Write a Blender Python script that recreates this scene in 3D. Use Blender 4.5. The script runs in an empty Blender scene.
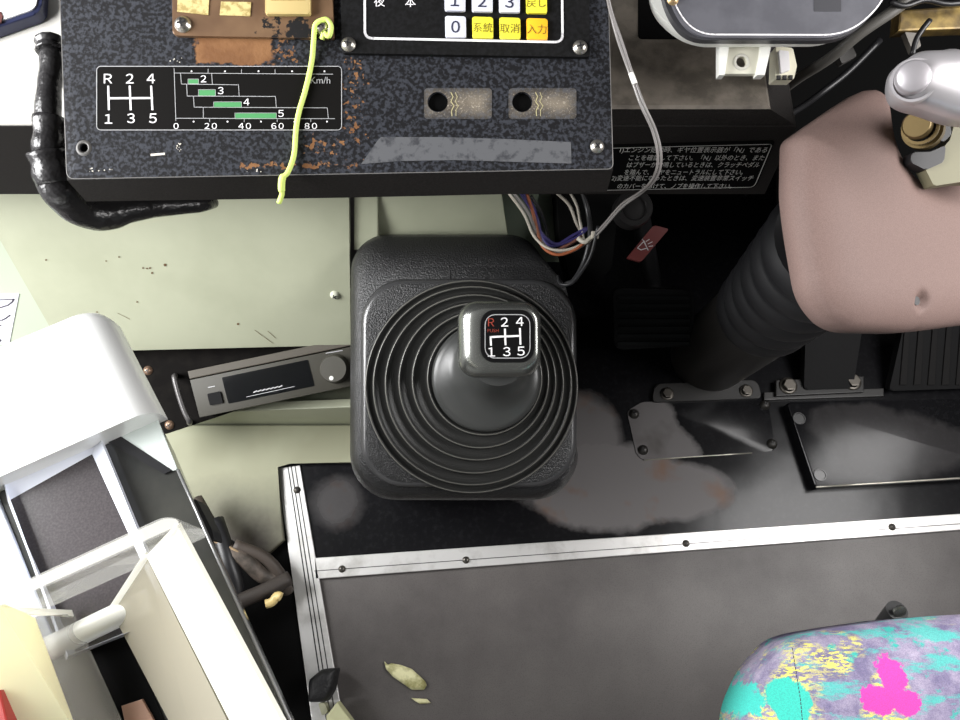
import bpy, bmesh, math, random
from mathutils import Vector, Matrix
from mathutils.geometry import delaunay_2d_cdt
random.seed(7)
C = bpy.context.scene.collection
sc = bpy.context.scene
PI = math.pi
# ------------------------------------------------------------------ camera (image 960x720)
TH = math.radians(20); FPX = 780.0; CAM = Vector((0, 0, 0.95))
FW = Vector((0, math.sin(TH), -math.cos(TH))); DN = Vector((0, -math.cos(TH), -math.sin(TH))); RT = Vector((1, 0, 0))
cd = bpy.data.cameras.new('camera'); cam = bpy.data.objects.new('camera', cd); C.objects.link(cam)
cam.location = CAM; cam.rotation_euler = (TH, 0, 0)
cd.sensor_width = 36; cd.lens = 36 * FPX / 960; cd.clip_start = 0.01
sc.camera = cam
sc.view_settings.view_transform = 'Standard'; sc.view_settings.look = 'None'
sc.view_settings.gamma = 1; sc.view_settings.use_curve_mapping = False
sc.view_settings.exposure = 0.0

def ray(px, py): return RT * ((px - 480) / FPX) + FW + DN * ((py - 360) / FPX)
def at(px, py, d): return CAM + ray(px, py) * d
class PL:
    """a flat working plane in the place; l() gives its own metric coordinates, w() world points"""
    def __init__(s, p, n):
        s.o = Vector(p); s.n = Vector(n).normalized()
        s.ex = (RT - s.n * RT.dot(s.n)).normalized(); s.ey = s.n.cross(s.ex)
    def w(s, px, py, h=0):
        r = ray(px, py); o = s.o + s.n * h
        return CAM + r * ((o - CAM).dot(s.n) / r.dot(s.n))
    def l(s, px, py):
        v = s.w(px, py) - s.o; return (v.dot(s.ex), v.dot(s.ey))
    def p(s, a, b, h=0): return s.o + s.ex * a + s.ey * b + s.n * h
    def mm(s, px, py): return (s.w(px, py) - CAM).dot(FW) / FPX      # metres per pixel there
def facing(px, py, d): return PL(at(px, py, d), -FW)
def level(z, px=480, py=360): return PL((PL((0, 0, z), (0, 0, 1))).w(px, py), (0, 0, 1))
def three(a, b, c):
    n = (b - a).cross(c - a).normalized()
    if n.dot(CAM - a) < 0: n = -n
    return PL(a, n)

# ------------------------------------------------------------------ materials
def S(r, g, b):
    f = lambda c: (c / 255) / 12.92 if c / 255 <= .04045 else ((c / 255 + .055) / 1.055) ** 2.4
    return (f(r), f(g), f(b), 1)
class NT:
    def __init__(s, name):
        s.m = bpy.data.materials.new(name); s.m.use_nodes = True
        s.t = s.m.node_tree; s.b = s.t.nodes['Principled BSDF']; s.tc = None
    def n(s, k, **kw):
        x = s.t.nodes.new(k)
        for a, v in kw.items(): setattr(x, a, v)
        return x
    def put(s, x, sock):
        if isinstance(x, bpy.types.NodeSocket): s.t.links.new(x, sock)
        else: sock.default_value = x
    def co(s, kind='Object'):
        if s.tc is None: s.tc = s.n('ShaderNodeTexCoord')
        return s.tc.outputs[kind]
    def ma(s, op, a, b=0.0, clamp=False):
        x = s.n('ShaderNodeMath', operation=op); x.use_clamp = clamp; s.put(a, x.inputs[0]); s.put(b, x.inputs[1]); return x.outputs[0]
    def noise(s, scale, detail=3, rough=.5, vec=None, dist=0):
        x = s.n('ShaderNodeTexNoise'); s.put(vec or s.co(), x.inputs['Vector'])
        x.inputs['Scale'].default_value = scale; x.inputs['Detail'].default_value = detail
        x.inputs['Roughness'].default_value = rough; x.inputs['Distortion'].default_value = dist
        return x.outputs['Fac']
    def step(s, v, lo, hi, a=0.0, b=1.0):
        x = s.n('ShaderNodeMapRange'); x.clamp = True
        s.put(v, x.inputs[0]); x.inputs[1].default_value = lo; x.inputs[2].default_value = hi
        x.inputs[3].default_value = a; x.inputs[4].default_value = b
        return x.outputs[0]
    def mix(s, f, a, b):
        x = s.n('ShaderNodeMix', data_type='RGBA'); s.put(f, x.inputs[0]); s.put(a, x.inputs[6]); s.put(b, x.inputs[7]); return x.outputs[2]
    def xyz(s, v):
        x = s.n('ShaderNodeSeparateXYZ'); s.put(v, x.inputs[0]); return x.outputs
    def bump(s, h, strength=.3, dist=.001):
        x = s.n('ShaderNodeBump'); x.inputs['Strength'].default_value = strength; x.inputs['Distance'].default_value = dist
        s.put(h, x.inputs['Height']); s.t.links.new(x.outputs[0], s.b.inputs['Normal'])
    def patch(s, uv, cx, cy, hw, hh, soft, amp, nz):
        """worn patch: soft box in the surface's own metric UV, edge broken up by noise (nz about .5)"""
        dx = s.ma('SUBTRACT', s.ma('ABSOLUTE', s.ma('SUBTRACT', uv[0], cx)), hw)
        dy = s.ma('SUBTRACT', s.ma('ABSOLUTE', s.ma('SUBTRACT', uv[1], cy)), hh)
        d = s.ma('MAXIMUM', dx, dy)
        d = s.ma('ADD', d, s.ma('MULTIPLY', s.ma('SUBTRACT', nz, .5), amp))
        return s.step(d, -soft, soft, 1.0, 0.0)
    def oval(s, uv, cx, cy, rx, ry, soft, amp, nz):
        dx = s.ma('DIVIDE', s.ma('SUBTRACT', uv[0], cx), rx); dy = s.ma('DIVIDE', s.ma('SUBTRACT', uv[1], cy), ry)
        d = s.ma('SQRT', s.ma('ADD', s.ma('MULTIPLY', dx, dx), s.ma('MULTIPLY', dy, dy)))
        d = s.ma('ADD', d, s.ma('MULTIPLY', s.ma('SUBTRACT', nz, .5), amp))
        return s.step(d, 1 - soft, 1 + soft, 1.0, 0.0)
    def set(s, base=None, rough=None, metal=None, spec=None):
        for k, v in (('Base Color', base), ('Roughness', rough), ('Metallic', metal), ('Specular IOR Level', spec)):
            if v is not None: s.put(v, s.b.inputs[k])
def mat(name, col, rough=.5, metal=0.0, spec=.5, var=None, bump=None, coat=0):
    k = NT(name); base = S(*col)
    if var:
        c2, scale, lo, hi = var
        base = k.mix(k.step(k.noise(scale, 4, .6), lo, hi), S(*col), S(*c2))
    k.set(base, rough, metal, spec)
    if bump: k.bump(k.noise(bump[0], 3, .6), bump[1], bump[2] if len(bump) > 2 else .001)
    if coat: k.b.inputs['Coat Weight'].default_value = coat; k.b.inputs['Coat Roughness'].default_value = .05
    return k.m
def clear(name, col, trans=.8, rough=.05):
    k = NT(name); out = k.t.nodes['Material Output']
    k.set(S(*col), rough)
    tr = k.n('ShaderNodeBsdfTransparent'); mx = k.n('ShaderNodeMixShader'); mx.inputs[0].default_value = trans
    k.t.links.new(k.b.outputs[0], mx.inputs[1]); k.t.links.new(tr.outputs[0], mx.inputs[2]); k.t.links.new(mx.outputs[0], out.inputs[0])
    return k.m
def milky(name, col, tl=.5, rough=.25):
    k = NT(name); out = k.t.nodes['Material Output']
    k.set(S(*col), rough)
    tr = k.n('ShaderNodeBsdfTranslucent'); tr.inputs[0].default_value = S(*col)
    mx = k.n('ShaderNodeMixShader'); mx.inputs[0].default_value = tl
    k.t.links.new(k.b.outputs[0], mx.inputs[1]); k.t.links.new(tr.outputs[0], mx.inputs[2]); k.t.links.new(mx.outputs[0], out.inputs[0])
    return k.m

BLK = mat('black_paint', (26, 26, 28), .5)
VOID = mat('unlit_black', (9, 9, 9), .95, spec=.1)  # near-black that paints the darkness of voids and openings
WHITE = mat('white_ink', (236, 234, 236), .5)
GREYINK = mat('grey_ink', (170, 170, 172), .5)
STEEL = mat('screw_steel', (190, 186, 178), .28, .9, var=((120, 112, 100), 400, .5, .8))
DKSTEEL = mat('dull_screw', (96, 92, 86), .4, .8)
ALU = mat('aluminium_strip', (222, 221, 219), .36, .45, var=((186, 184, 180), 30, .5, .75), bump=(700, .05))
GREEN = mat('green_paint', (178, 181, 158), .42, var=((168, 171, 148), 9, .4, .65), bump=(60, .05))
GREEND = mat('green_edge', (168, 176, 152), .45)
DASHF = mat('dash_front', (30, 28, 27), .6, spec=.15, var=((44, 41, 40), 900, .4, .7), bump=(1400, .25))
DASHT = mat('dash_top', (128, 120, 110), .5, var=((92, 86, 78), 45, .38, .62), bump=(1200, .25))
PLASTIC = mat('grained_black_plastic', (27, 27, 28), .34, spec=.6, var=((33, 33, 34), 500, .4, .6), bump=(620, .8, .0012))
RUBBER = mat('bellows_rubber', (36, 36, 35), .34, bump=(600, .1))
SATIN = mat('satin_metal', (150, 152, 148), .24, .9)
CHROME = mat('lever_alloy', (196, 193, 196), .36, .6)
BROWNCOVER = mat('column_cover_plastic', (126, 106, 100), .6, spec=.2, var=((114, 95, 90), 1500, .4, .6), bump=(1500, .3))
GOLD = mat('brass', (104, 88, 56), .35, .7)
GOLDP = mat('brass_paint', (192, 170, 114), .45, .1)
OLIVE = mat('olive_bracket', (118, 115, 92), .6)
TAPE = mat('black_vinyl_tape', (44, 43, 44), .26, bump=(70, .35, .006))
CREAM = mat('cream_plastic', (226, 222, 200), .45)
RED = mat('dark_red_plastic', (84, 28, 26), .5)
HOOD = mat('brushed_hood', (232, 233, 231), .33, .3, bump=(300, .06))
PALE = mat('pale_grey_plastic', (205, 214, 210), .5)
SMOKE = mat('smoked_panel', (44, 45, 44), .12, spec=.6, var=((62, 62, 58), 20, .35, .7))
GLAZE = mat('dusty_window', (60, 56, 58), .22, var=((74, 69, 71), 700, .4, .7))
EDGEW = mat('bevelled_white_rim', (226, 230, 242), .2)
CORD = mat('lime_cord', (216, 236, 124), .6)
RADIO = mat('radio_case', (60, 58, 51), .5, spec=.3)
DISP = mat('display_glass', (12, 13, 16), .1)
SILVERS = mat('cluster_face', (92, 92, 98), .42, var=((82, 82, 88), 40, .4, .6))
RIM = mat('white_rim', (232, 232, 226), .4)
GREYT = mat('grey_tube', (88, 86, 82), .5)
WORNTAPE = mat('tape_residue', (88, 89, 92), .8, var=((58, 59, 63), 160, .5, .66), spec=.2)
GREENBAR = mat('green_bar_ink', (66, 140, 82), .5)
KEYW = mat('key_white', (214, 216, 228), .4)
KEYY = mat('key_yellow', (240, 228, 66), .4)
KEYO = mat('key_amber', (252, 186, 40), .4)
INKB = mat('key_ink', (40, 42, 66), .5)
INKG = mat('key_ink_brown', (112, 98, 34), .5)
REDINK = mat('red_ink', (140, 52, 36), .5)
PAPER = mat('pale_sticker', (222, 222, 232), .6)
WORNBOX = mat('worn_recess', (112, 106, 96), .6, var=((84, 79, 71), 500, .35, .7))
LEAF = mat('dried_leaf', (226, 222, 176), .6, var=((150, 146, 92), 60, .45, .66))
DIRTYW = mat('grimy_cable', (96, 86, 78), .6, var=((60, 54, 48), 60, .4, .6))
PURPLE = mat('violet_wire', (56, 50, 104), .45); WWIRE = mat('white_wire', (176, 170, 158), .45)
ORANGE = mat('orange_wire', (150, 84, 52), .45); BROWNW = mat('brown_wire', (104, 68, 58), .45); BWIRE = mat('black_wire', (30, 30, 32), .4)
GWIRE = mat('grey_wire', (128, 124, 122), .35)
CLEAR = clear('clear_acrylic', (225, 225, 220), .72, .04)
EDGEC = clear('acrylic_edge', (238, 236, 228), .68, .1)
MILKW = milky('frosted_cream', (255, 254, 246), .4)
MILKY = milky('frosted_yellow', (255, 253, 222), .5)
HAZE = clear('hazy_beige_panel', (172, 166, 148), .3, .25)
HAZE2 = clear('hazy_grey_panel', (150, 148, 142), .5, .25)

def panel_mat():
    k = NT('mottled_black_enamel'); uv = k.xyz(k.co('UV'))
    n1 = k.noise(420, 2.5, .55); base = k.mix(k.step(n1, .45, .6), S(26, 26, 28), S(56, 58, 64))
    nb = k.noise(95, 4, .65); nf = k.noise(260, 3, .6)
    P = PANEL; m = None
    def add(x0, y0, x1, y1, soft, amp, nz, off=0.0):
        nonlocal m
        nz = k.ma('ADD', nz, off / amp)
        a = P.l(x0, y0); b = P.l(x1, y1)
        q = k.patch(uv, (a[0] + b[0]) / 2, (a[1] + b[1]) / 2, abs(b[0] - a[0]) / 2, abs(b[1] - a[1]) / 2, soft, amp, nz)
        m = q if m is None else k.ma('MAXIMUM', m, q)
    add(196, 30, 272, 64, .0008, .014, nb)
    add(276, 44, 296, 62, .0008, .06, nf, .006)
    add(345, 62, 362, 86, .0008, .06, nf, .007)
    add(300, 138, 350, 152, .0008, .05, nf, .006)
    add(330, 70, 372, 150, .0008, .09, nf, .017)
    add(240, 164, 362, 166, .0006, .02, nf, .001)
    base = k.mix(m, base, k.mix(k.step(k.noise(60), .4, .6), S(128, 92, 62), S(112, 78, 52)))
    k.set(base, k.step(n1, .45, .58, .6, .45), 0, .1); k.bump(k.ma('SUBTRACT', n1, k.ma('MULTIPLY', m, .4)), .25, .001)
    return k.m
def bronze_mat():
    k = NT('bare_bronze_plate'); nf = k.noise(150, 4, .6)
    uv = k.xyz(k.co('UV')); a = BRZ.l(268, 27); b = BRZ.l(332, 38)
    m = k.patch(uv, (a[0] + b[0]) / 2, (a[1] + b[1]) / 2, abs(b[0] - a[0]) / 2, abs(b[1] - a[1]) / 2, .001, .06, nf)
    base = k.mix(m, k.mix(k.step(k.noise(40), .35, .65), S(124, 97, 72), S(102, 77, 57)), S(30, 29, 30))
    k.set(base, .38, .25); return k.m
def floor_mat():
    k = NT('worn_rubber_floor'); n = k.noise(7, 5, .6); f = k.noise(900, 2, .5)
    base = k.mix(k.step(n, .35, .65), S(80, 76, 75), S(100, 96, 94))
    base = k.mix(k.ma('MULTIPLY', k.step(f, .5, .7), .35), base, S(52, 49, 47))
    k.set(base, k.step(n, .3, .7, .5, .42), 0, .4); k.bump(f, .15, .0006); return k.m
def foot_mat(name='worn_glossy_black_sheet', patches=(), rust=(112, 84, 66)):
    k = NT(name); uv = k.xyz(k.co('Object')); n = k.noise(22, 4, .6); f = k.noise(160, 4, .65); m = None
    for cx, cy, rx, ry, sft, amp, kk in patches:
        q = k.ma('MULTIPLY', k.oval(uv, cx, cy, rx, ry, sft, amp, n), kk); m = q if m is None else k.ma('MAXIMUM', m, q)
    base = k.mix(k.step(f, .5, .75), S(19, 19, 21), S(30, 30, 32))
    rough = .2
    if m is not None:
        worn = k.mix(k.step(k.noise(16, 3, .6), .53, .72), S(106, 103, 103), S(*rust))  # wear tone; also paints the sheen of the raised hatch
        base = k.mix(m, base, worn); rough = k.step(m, 0, 1, .2, .5)
    k.set(base, rough, 0, .22); k.bump(k.noise(14, 2), .06, .01); return k.m
def seat_mat(root):
    k = NT('splashed_seat_fabric'); P = k.co('Object'); v = k.xyz(P)
    mp = k.n('ShaderNodeMapping'); mp.inputs['Rotation'].default_value = (0, 0, .6); mp.inputs['Scale'].default_value = (1, 3.2, 1); k.put(P, mp.inputs[0])
    st = mp.outputs[0]; weave = k.noise(1500, 1, .5)
    base = k.mix(k.step(k.noise(36, 6, .7), .4, .62), S(118, 111, 142), S(172, 163, 184))
    tq = k.step(k.noise(20, 8, .72, st), .515, .58)
    base = k.mix(k.ma('MULTIPLY', tq, .9), base, S(84, 186, 178))
    t2 = k.step(k.noise(30, 8, .7), .59, .63); base = k.mix(t2, base, S(64, 176, 166))
    yl = k.ma('MULTIPLY', k.step(k.noise(17, 3, .6), .53, .6), k.step(k.noise(190, 4, .7, st), .49, .53))
    base = k.mix(yl, base, S(232, 224, 110))
    n = k.noise(110, 8, .7)
    def off(px, py):
        w = SEATP.w(px, py) - root; return w.x, w.y
    for px, py, rx, ry, col, amp in ((893, 678, .0085, .013, (214, 74, 172), .9), (880, 700, .011, .009, (214, 74, 172), .9), (905, 702, .010, .008, (214, 74, 172), .8),
                                      (795, 703, .011, .013, (66, 196, 178), .7), (757, 698, .010, .012, (72, 200, 186), .8), (742, 716, .006, .006, (226, 90, 190), .9)):
        cx, cy = off(px, py)
        base = k.mix(k.oval(v, cx, cy, rx, ry, .05, amp * 2.2, n), base, S(*col))
    base = k.mix(k.ma('MULTIPLY', k.step(weave, .42, .62), .26), base, S(60, 56, 80))
    k.set(base, .85, 0, .2); k.bump(weave, .3, .0006); return k.m

# ------------------------------------------------------------------ mesh helpers
BASE = {}
def thing(name, label, cat, base, group=None, kind=None):
    o = bpy.data.objects.new(name, None); C.objects.link(o); o.location = base; o.empty_display_size = .02
    o['label'] = label; o['category'] = cat
    if group: o['group'] = group
    if kind: o['kind'] = kind
    BASE[o.name] = Vector(base); return o
def part(name, bm, m, parent, label=None, smooth=None):
    b = BASE[parent.name]
    bmesh.ops.translate(bm, verts=bm.verts, vec=-b)
    me = bpy.data.meshes.new(name); bm.to_mesh(me); bm.free()
    for x in (m if isinstance(m, (list, tuple)) else [m]): me.materials.append(x)
    o = bpy.data.objects.new(name, me); C.objects.link(o); o.parent = parent
    BASE[o.name] = b
    if label: o['label'] = label
    if smooth is not None: shade(o, smooth)
    return o
def shade(o, ang=40):
    for p in o.data.polygons: p.use_smooth = True
    if ang < 180: o.data.set_sharp_from_angle(angle=math.radians(ang))
def solo(name, bm, m, label=None, cat=None, group=None, kind=None, smooth=None, base=None):
    if base is None:
        vs = [v.co for v in bm.verts]
        base = Vector((sum(v.x for v in vs) / len(vs), sum(v.y for v in vs) / len(vs), min(v.z for v in vs)))
    bmesh.ops.translate(bm, verts=bm.verts, vec=-Vector(base))
    me = bpy.data.meshes.new(name); bm.to_mesh(me); bm.free()
    for x in (m if isinstance(m, (list, tuple)) else [m]): me.materials.append(x)
    o = bpy.data.objects.new(name, me); C.objects.link(o); o.location = base; BASE[o.name] = Vector(base)
    if label: o['label'] = label
    if cat: o['category'] = cat
    if group: o['group'] = group
    if kind: o['kind'] = kind
    if smooth is not None: shade(o, smooth)
    return o
def NB(): return bmesh.new()
def rrect(x0, y0, x1, y1, r, n=6):
    pts = []
    for cx, cy, a in ((x1 - r, y1 - r, 0), (x0 + r, y1 - r, 90), (x0 + r, y0 + r, 180), (x1 - r, y0 + r, 270)):
        for i in range(n + 1):
            t = math.radians(a + 90 * i / n); pts.append((cx + r * math.cos(t), cy + r * math.sin(t)))
    return pts
def rpoly(pts, r, n=5):
    out = []; N = len(pts); rs = r if isinstance(r, (list, tuple)) else [r] * N
    for i in range(N):
        p0, p1, p2 = Vector(pts[i - 1]), Vector(pts[i]), Vector(pts[(i + 1) % N])
        if rs[i] <= 0: out.append(tuple(p1)); continue
        a, b = (p0 - p1), (p2 - p1); q = min(rs[i], a.length * .48, b.length * .48)
        A = p1 + a.normalized() * q; B = p1 + b.normalized() * q
        for j in range(n + 1):
            t = j / n; out.append(tuple(A * (1 - t) ** 2 + p1 * 2 * t * (1 - t) + B * t * t))
    return out
def circ(cx, cy, r, n=28, ry=None): return [(cx + r * math.cos(2 * PI * i / n), cy + (ry or r) * math.sin(2 * PI * i / n)) for i in range(n)]
def area2(p): return sum(p[i - 1][0] * p[i][1] - p[i][0] * p[i - 1][1] for i in range(len(p)))
def prism(bm, pl, poly, top, bot, bevel=0, holes=(), mi=0, segs=2, taper=0):
    """poly in photo pixels read on the plane at height 'top'; real thickness top..bot along the normal"""
    def loc(pp):
        q = [((w := pl.w(x, y, top) - pl.o).dot(pl.ex), w.dot(pl.ey)) for x, y in pp]
        return q if area2(q) > 0 else q[::-1]
    return prism_l(bm, pl, loc(poly), top, bot, bevel, [loc(h) for h in holes], mi, segs, taper)
def prism_l(bm, pl, q, top, bot, bevel=0, holes=(), mi=0, segs=2, taper=0):
    uvl = bm.loops.layers.uv.verify()
    for f in bm.faces: f.tag = True
    cx = sum(p[0] for p in q) / len(q); cy = sum(p[1] for p in q) / len(q)
    def ring(pp, h, k=0): return [bm.verts.new(pl.p(a + (cx - a) * k, b + (cy - b) * k, h)) for a, b in pp]
    new = []
    T = ring(q, top); B = ring(q, bot, taper); n = len(q)
    tops = []
    if not holes:
        tops.append(bm.faces.new(T)); new.append(tops[0]); new.append(bm.faces.new(B[::-1]))
    else:
        es = [bm.edges.new((T[i], T[(i + 1) % n])) for i in range(n)]
        for hh in holes:
            HT = ring(hh, top); HB = ring(hh, bot); m = len(hh)
            es += [bm.edges.new((HT[i], HT[(i + 1) % m])) for i in range(m)]
            for i in range(m): new.append(bm.faces.new((HT[(i + 1) % m], HT[i], HB[i], HB[(i + 1) % m])))
        r = bmesh.ops.triangle_fill(bm, edges=es, use_beauty=True, use_dissolve=False, normal=pl.n)
        tops += [f for f in r['geom'] if isinstance(f, bmesh.types.BMFace)]
        new += tops
    for i in range(n): new.append(bm.faces.new((T[i], B[i], B[(i + 1) % n], T[(i + 1) % n])))
    if bevel:
        es = [e for e in {e for v in T for e in v.link_edges} if e.other_vert(e.verts[0]) in T and e.verts[0] in T and not (len(e.link_faces) == 2 and all(f in tops for f in e.link_faces))]
        es = [e for e in es if e.is_boundary or any(f not in tops for f in e.link_faces)]
        r = bmesh.ops.bevel(bm, geom=es, offset=bevel, offset_type='OFFSET', segments=segs, profile=.6, affect='EDGES', clamp_overlap=True)
        new = [f for f in new if f.is_valid] + r['faces']
    new = [f for f in bm.faces if not f.tag]
    for f in new:
        if f.is_valid:
            f.material_index = mi
            for lp in f.loops:
                v = lp.vert.co - pl.o; lp[uvl].uv = (v.dot(pl.ex), v.dot(pl.ey))
    return new
def box_l(bm, pl, a0, b0, a1, b1, top, bot, bevel=0, mi=0): return prism_l(bm, pl, [(a0, b0), (a1, b0), (a1, b1), (a0, b1)], top, bot, bevel, (), mi)
def line(bm, pl, x0, y0, x1, y1, wpx, h=.0004, mi=0):
    p = Vector(pl.l(x0, y0)); q = Vector(pl.l(x1, y1)); s = pl.mm((x0 + x1) / 2, (y0 + y1) / 2) * wpx / 2
    d = (q - p).normalized(); nn = Vector((-d.y, d.x)) * s; d *= s
    pts = [p - d - nn, q + d - nn, q + d + nn, p - d + nn]
    f = bm.faces.new([bm.verts.new(pl.p(a.x, a.y, h)) for a in pts]); f.material_index = mi
def disc(bm, pl, px, py, rpx, h=.0004, mi=0, n=14):
    f = bm.faces.new([bm.verts.new(pl.w(x, y, h)) for x, y in circ(px, py, rpx, n)][::-1]); f.material_index = mi
    f.normal_update()
    if f.normal.dot(pl.n) < 0: f.normal_flip()
def rect(bm, pl, x0, y0, x1, y1, h=.0004, mi=0):
    f = bm.faces.new([bm.verts.new(pl.w(x, y, h)) for x, y in ((x0, y1), (x1, y1), (x1, y0), (x0, y0))]); f.material_index = mi
def frame(bm, pl, poly, wpx, h=.0004, mi=0):
    for i in range(len(poly)): line(bm, pl, *poly[i - 1], *poly[i], wpx, h, mi)
TXT = []
def text(bm, pl, s, px, py, hpx, h=.0005, mi=0, rot=0, bold=0, stretch=1.0, align='CENTER'):
    """flat lettering lying on the plane; hpx is the height of a capital in photo pixels"""
    short = len(s) < 4 and s.isascii() and s.isalnum()
    if short: s = ''.join(chr(ord(c) + 0xFEE0) for c in s)
    cu = bpy.data.curves.new('lettering', 'FONT'); cu.body = s; cu.space_character = .56 if short else 1; cu.align_x = align; cu.align_y = 'CENTER'; cu.size = 1; cu.resolution_u = 3; cu.offset = bold
    o = bpy.data.objects.new('lettering', cu); C.objects.link(o)
    dg = bpy.context.evaluated_depsgraph_get(); me = bpy.data.meshes.new_from_object(o.evaluated_get(dg))
    bpy.data.objects.remove(o); bpy.data.curves.remove(cu)
    xs = [v.co.x for v in me.vertices]; cxx = (min(xs) + max(xs)) / 2 if short else 0
    ys = [v.co.y for v in me.vertices]; cyy = (min(ys) + max(ys)) / 2
    k = pl.mm(px, py) * hpx / (.74 if short else .69); a0, b0 = pl.l(px, py); cr, sr = math.cos(rot), math.sin(rot)
    vs = []
    for v in me.vertices:
        x = (v.co.x - cxx) * k * stretch; y = (v.co.y - cyy) * k
        vs.append(bm.verts.new(pl.p(a0 + x * cr - y * sr, b0 + x * sr + y * cr, h)))
    for p in me.polygons:
        try: f = bm.faces.new([vs[i] for i in p.vertices]); f.material_index = mi
        except ValueError: pass
    bpy.data.meshes.remove(me)
def spline(pts, n=6):
    pts = [Vector(p) for p in pts]; out = []
    P = [pts[0] * 2 - pts[1]] + pts + [pts[-1] * 2 - pts[-2]]
    for i in range(1, len(P) - 2):
        for j in range(n):
            t = j / n; a, b, c, d = P[i - 1:i + 3]
            out.append(.5 * ((2 * b) + (c - a) * t + (2 * a - 5 * b + 4 * c - d) * t * t + (3 * b - a - 3 * c + d) * t ** 3))
    out.append(pts[-1]); return out
def tube(bm, pts, r, n=10, sm=6, mi=0, closed=True):
    path = spline(pts, sm) if sm > 1 else [Vector(p) for p in pts]
    N = len(path); up = None; rings = []
    for i, p in enumerate(path):
        t = (path[min(i + 1, N - 1)] - path[max(i - 1, 0)]).normalized()
        if up is None: up = t.orthogonal().normalized()
        up = (up - t * up.dot(t)).normalized(); sd = t.cross(up)
        rr = r(i / (N - 1)) if callable(r) else r
        rings.append([bm.verts.new(p + (up * math.cos(2 * PI * j / n) + sd * math.sin(2 * PI * j / n)) * rr) for j in range(n)])
    for A, B in zip(rings, rings[1:]):
        for j in range(n):
            f = bm.faces.new((A[j], A[(j + 1) % n], B[(j + 1) % n], B[j])); f.material_index = mi; f.smooth = True
    if closed:
        bm.faces.new(rings[0][::-1]).material_index = mi; bm.faces.new(rings[-1]).material_index = mi
def loft(bm, loops, cap0=True, cap1=True, mi=0):
    R = [[bm.verts.new(p) for p in lp] for lp in loops]; n = len(R[0])
    for q, (A, B) in enumerate(zip(R, R[1:])):
        for j in range(n): bm.faces.new((A[j], A[(j + 1) % n], B[(j + 1) % n], B[j])).material_index = mi if not callable(mi) else mi(q)
    if cap0: bm.faces.new(R[0][::-1]).material_index = 0 if callable(mi) else mi
    if cap1: bm.faces.new(R[-1]).material_index = 0 if callable(mi) else mi
    bmesh.ops.recalc_face_normals(bm, faces=bm.faces); return R
def lathe(bm, pl, px, py, prof, n=24, mi=0, h0=0):
    """prof: list of (radius m, height m) along the plane normal at a point of the plane"""
    a, b = pl.l(px, py); R = []
    for r, h in prof:
        if r <= 0: R.append([bm.verts.new(pl.p(a, b, h + h0))])
        else: R.append([bm.verts.new(pl.p(a + r * math.cos(2 * PI * j / n), b + r * math.sin(2 * PI * j / n), h + h0)) for j in range(n)])
    for A, B in zip(R, R[1:]):
        for j in range(n):
            A1, B1 = A[(j + 1) % len(A)], B[(j + 1) % len(B)]
            vs = [A[j % len(A)], A1, B1, B[j % len(B)]]; u = []
            for v in vs:
                if v not in u: u.append(v)
            if len(u) > 2: f = bm.faces.new(u); f.material_index = mi; f.smooth = True
def screw(parent, pl, px, py, rpx, m=None, rot=.5, h0=0, name='screw'):
    bm = NB(); r = pl.mm(px, py) * rpx
    lathe(bm, pl, px, py, [(r * 1.12, 0), (r * 1.12, r * .12), (r, r * .2), (r * .9, r * .5), (r * .6, r * .75), (0, r * .85)], 20, 0, h0)
    a, b = pl.l(px, py)
    for q in (rot, rot + PI / 2):
        dx, dy = math.cos(q) * r * .55, math.sin(q) * r * .55; nx, ny = -math.sin(q) * r * .1, math.cos(q) * r * .1
        prism_l(bm, pl, [(a - dx - nx, b - dy - ny), (a + dx - nx, b + dy - ny), (a + dx + nx, b + dy + ny), (a - dx + nx, b - dy + ny)], h0 + r * .9, h0 + r * .6, 0, (), 1)
    return part(name, bm, [m or STEEL, BLK], parent)
def bolt(parent, pl, px, py, rpx, m=None):
    bm = NB(); r = pl.mm(px, py) * rpx; a, b = pl.l(px, py)
    lathe(bm, pl, px, py, [(r * 1.35, 0), (r * 1.35, r * .2), (r, r * .22)], 20)
    prism_l(bm, pl, [(a + r * math.cos(PI / 3 * i), b + r * math.sin(PI / 3 * i)) for i in range(6)], r * .95, r * .2, r * .12)
    return part('bolt', bm, m or DKSTEEL, parent)
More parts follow.
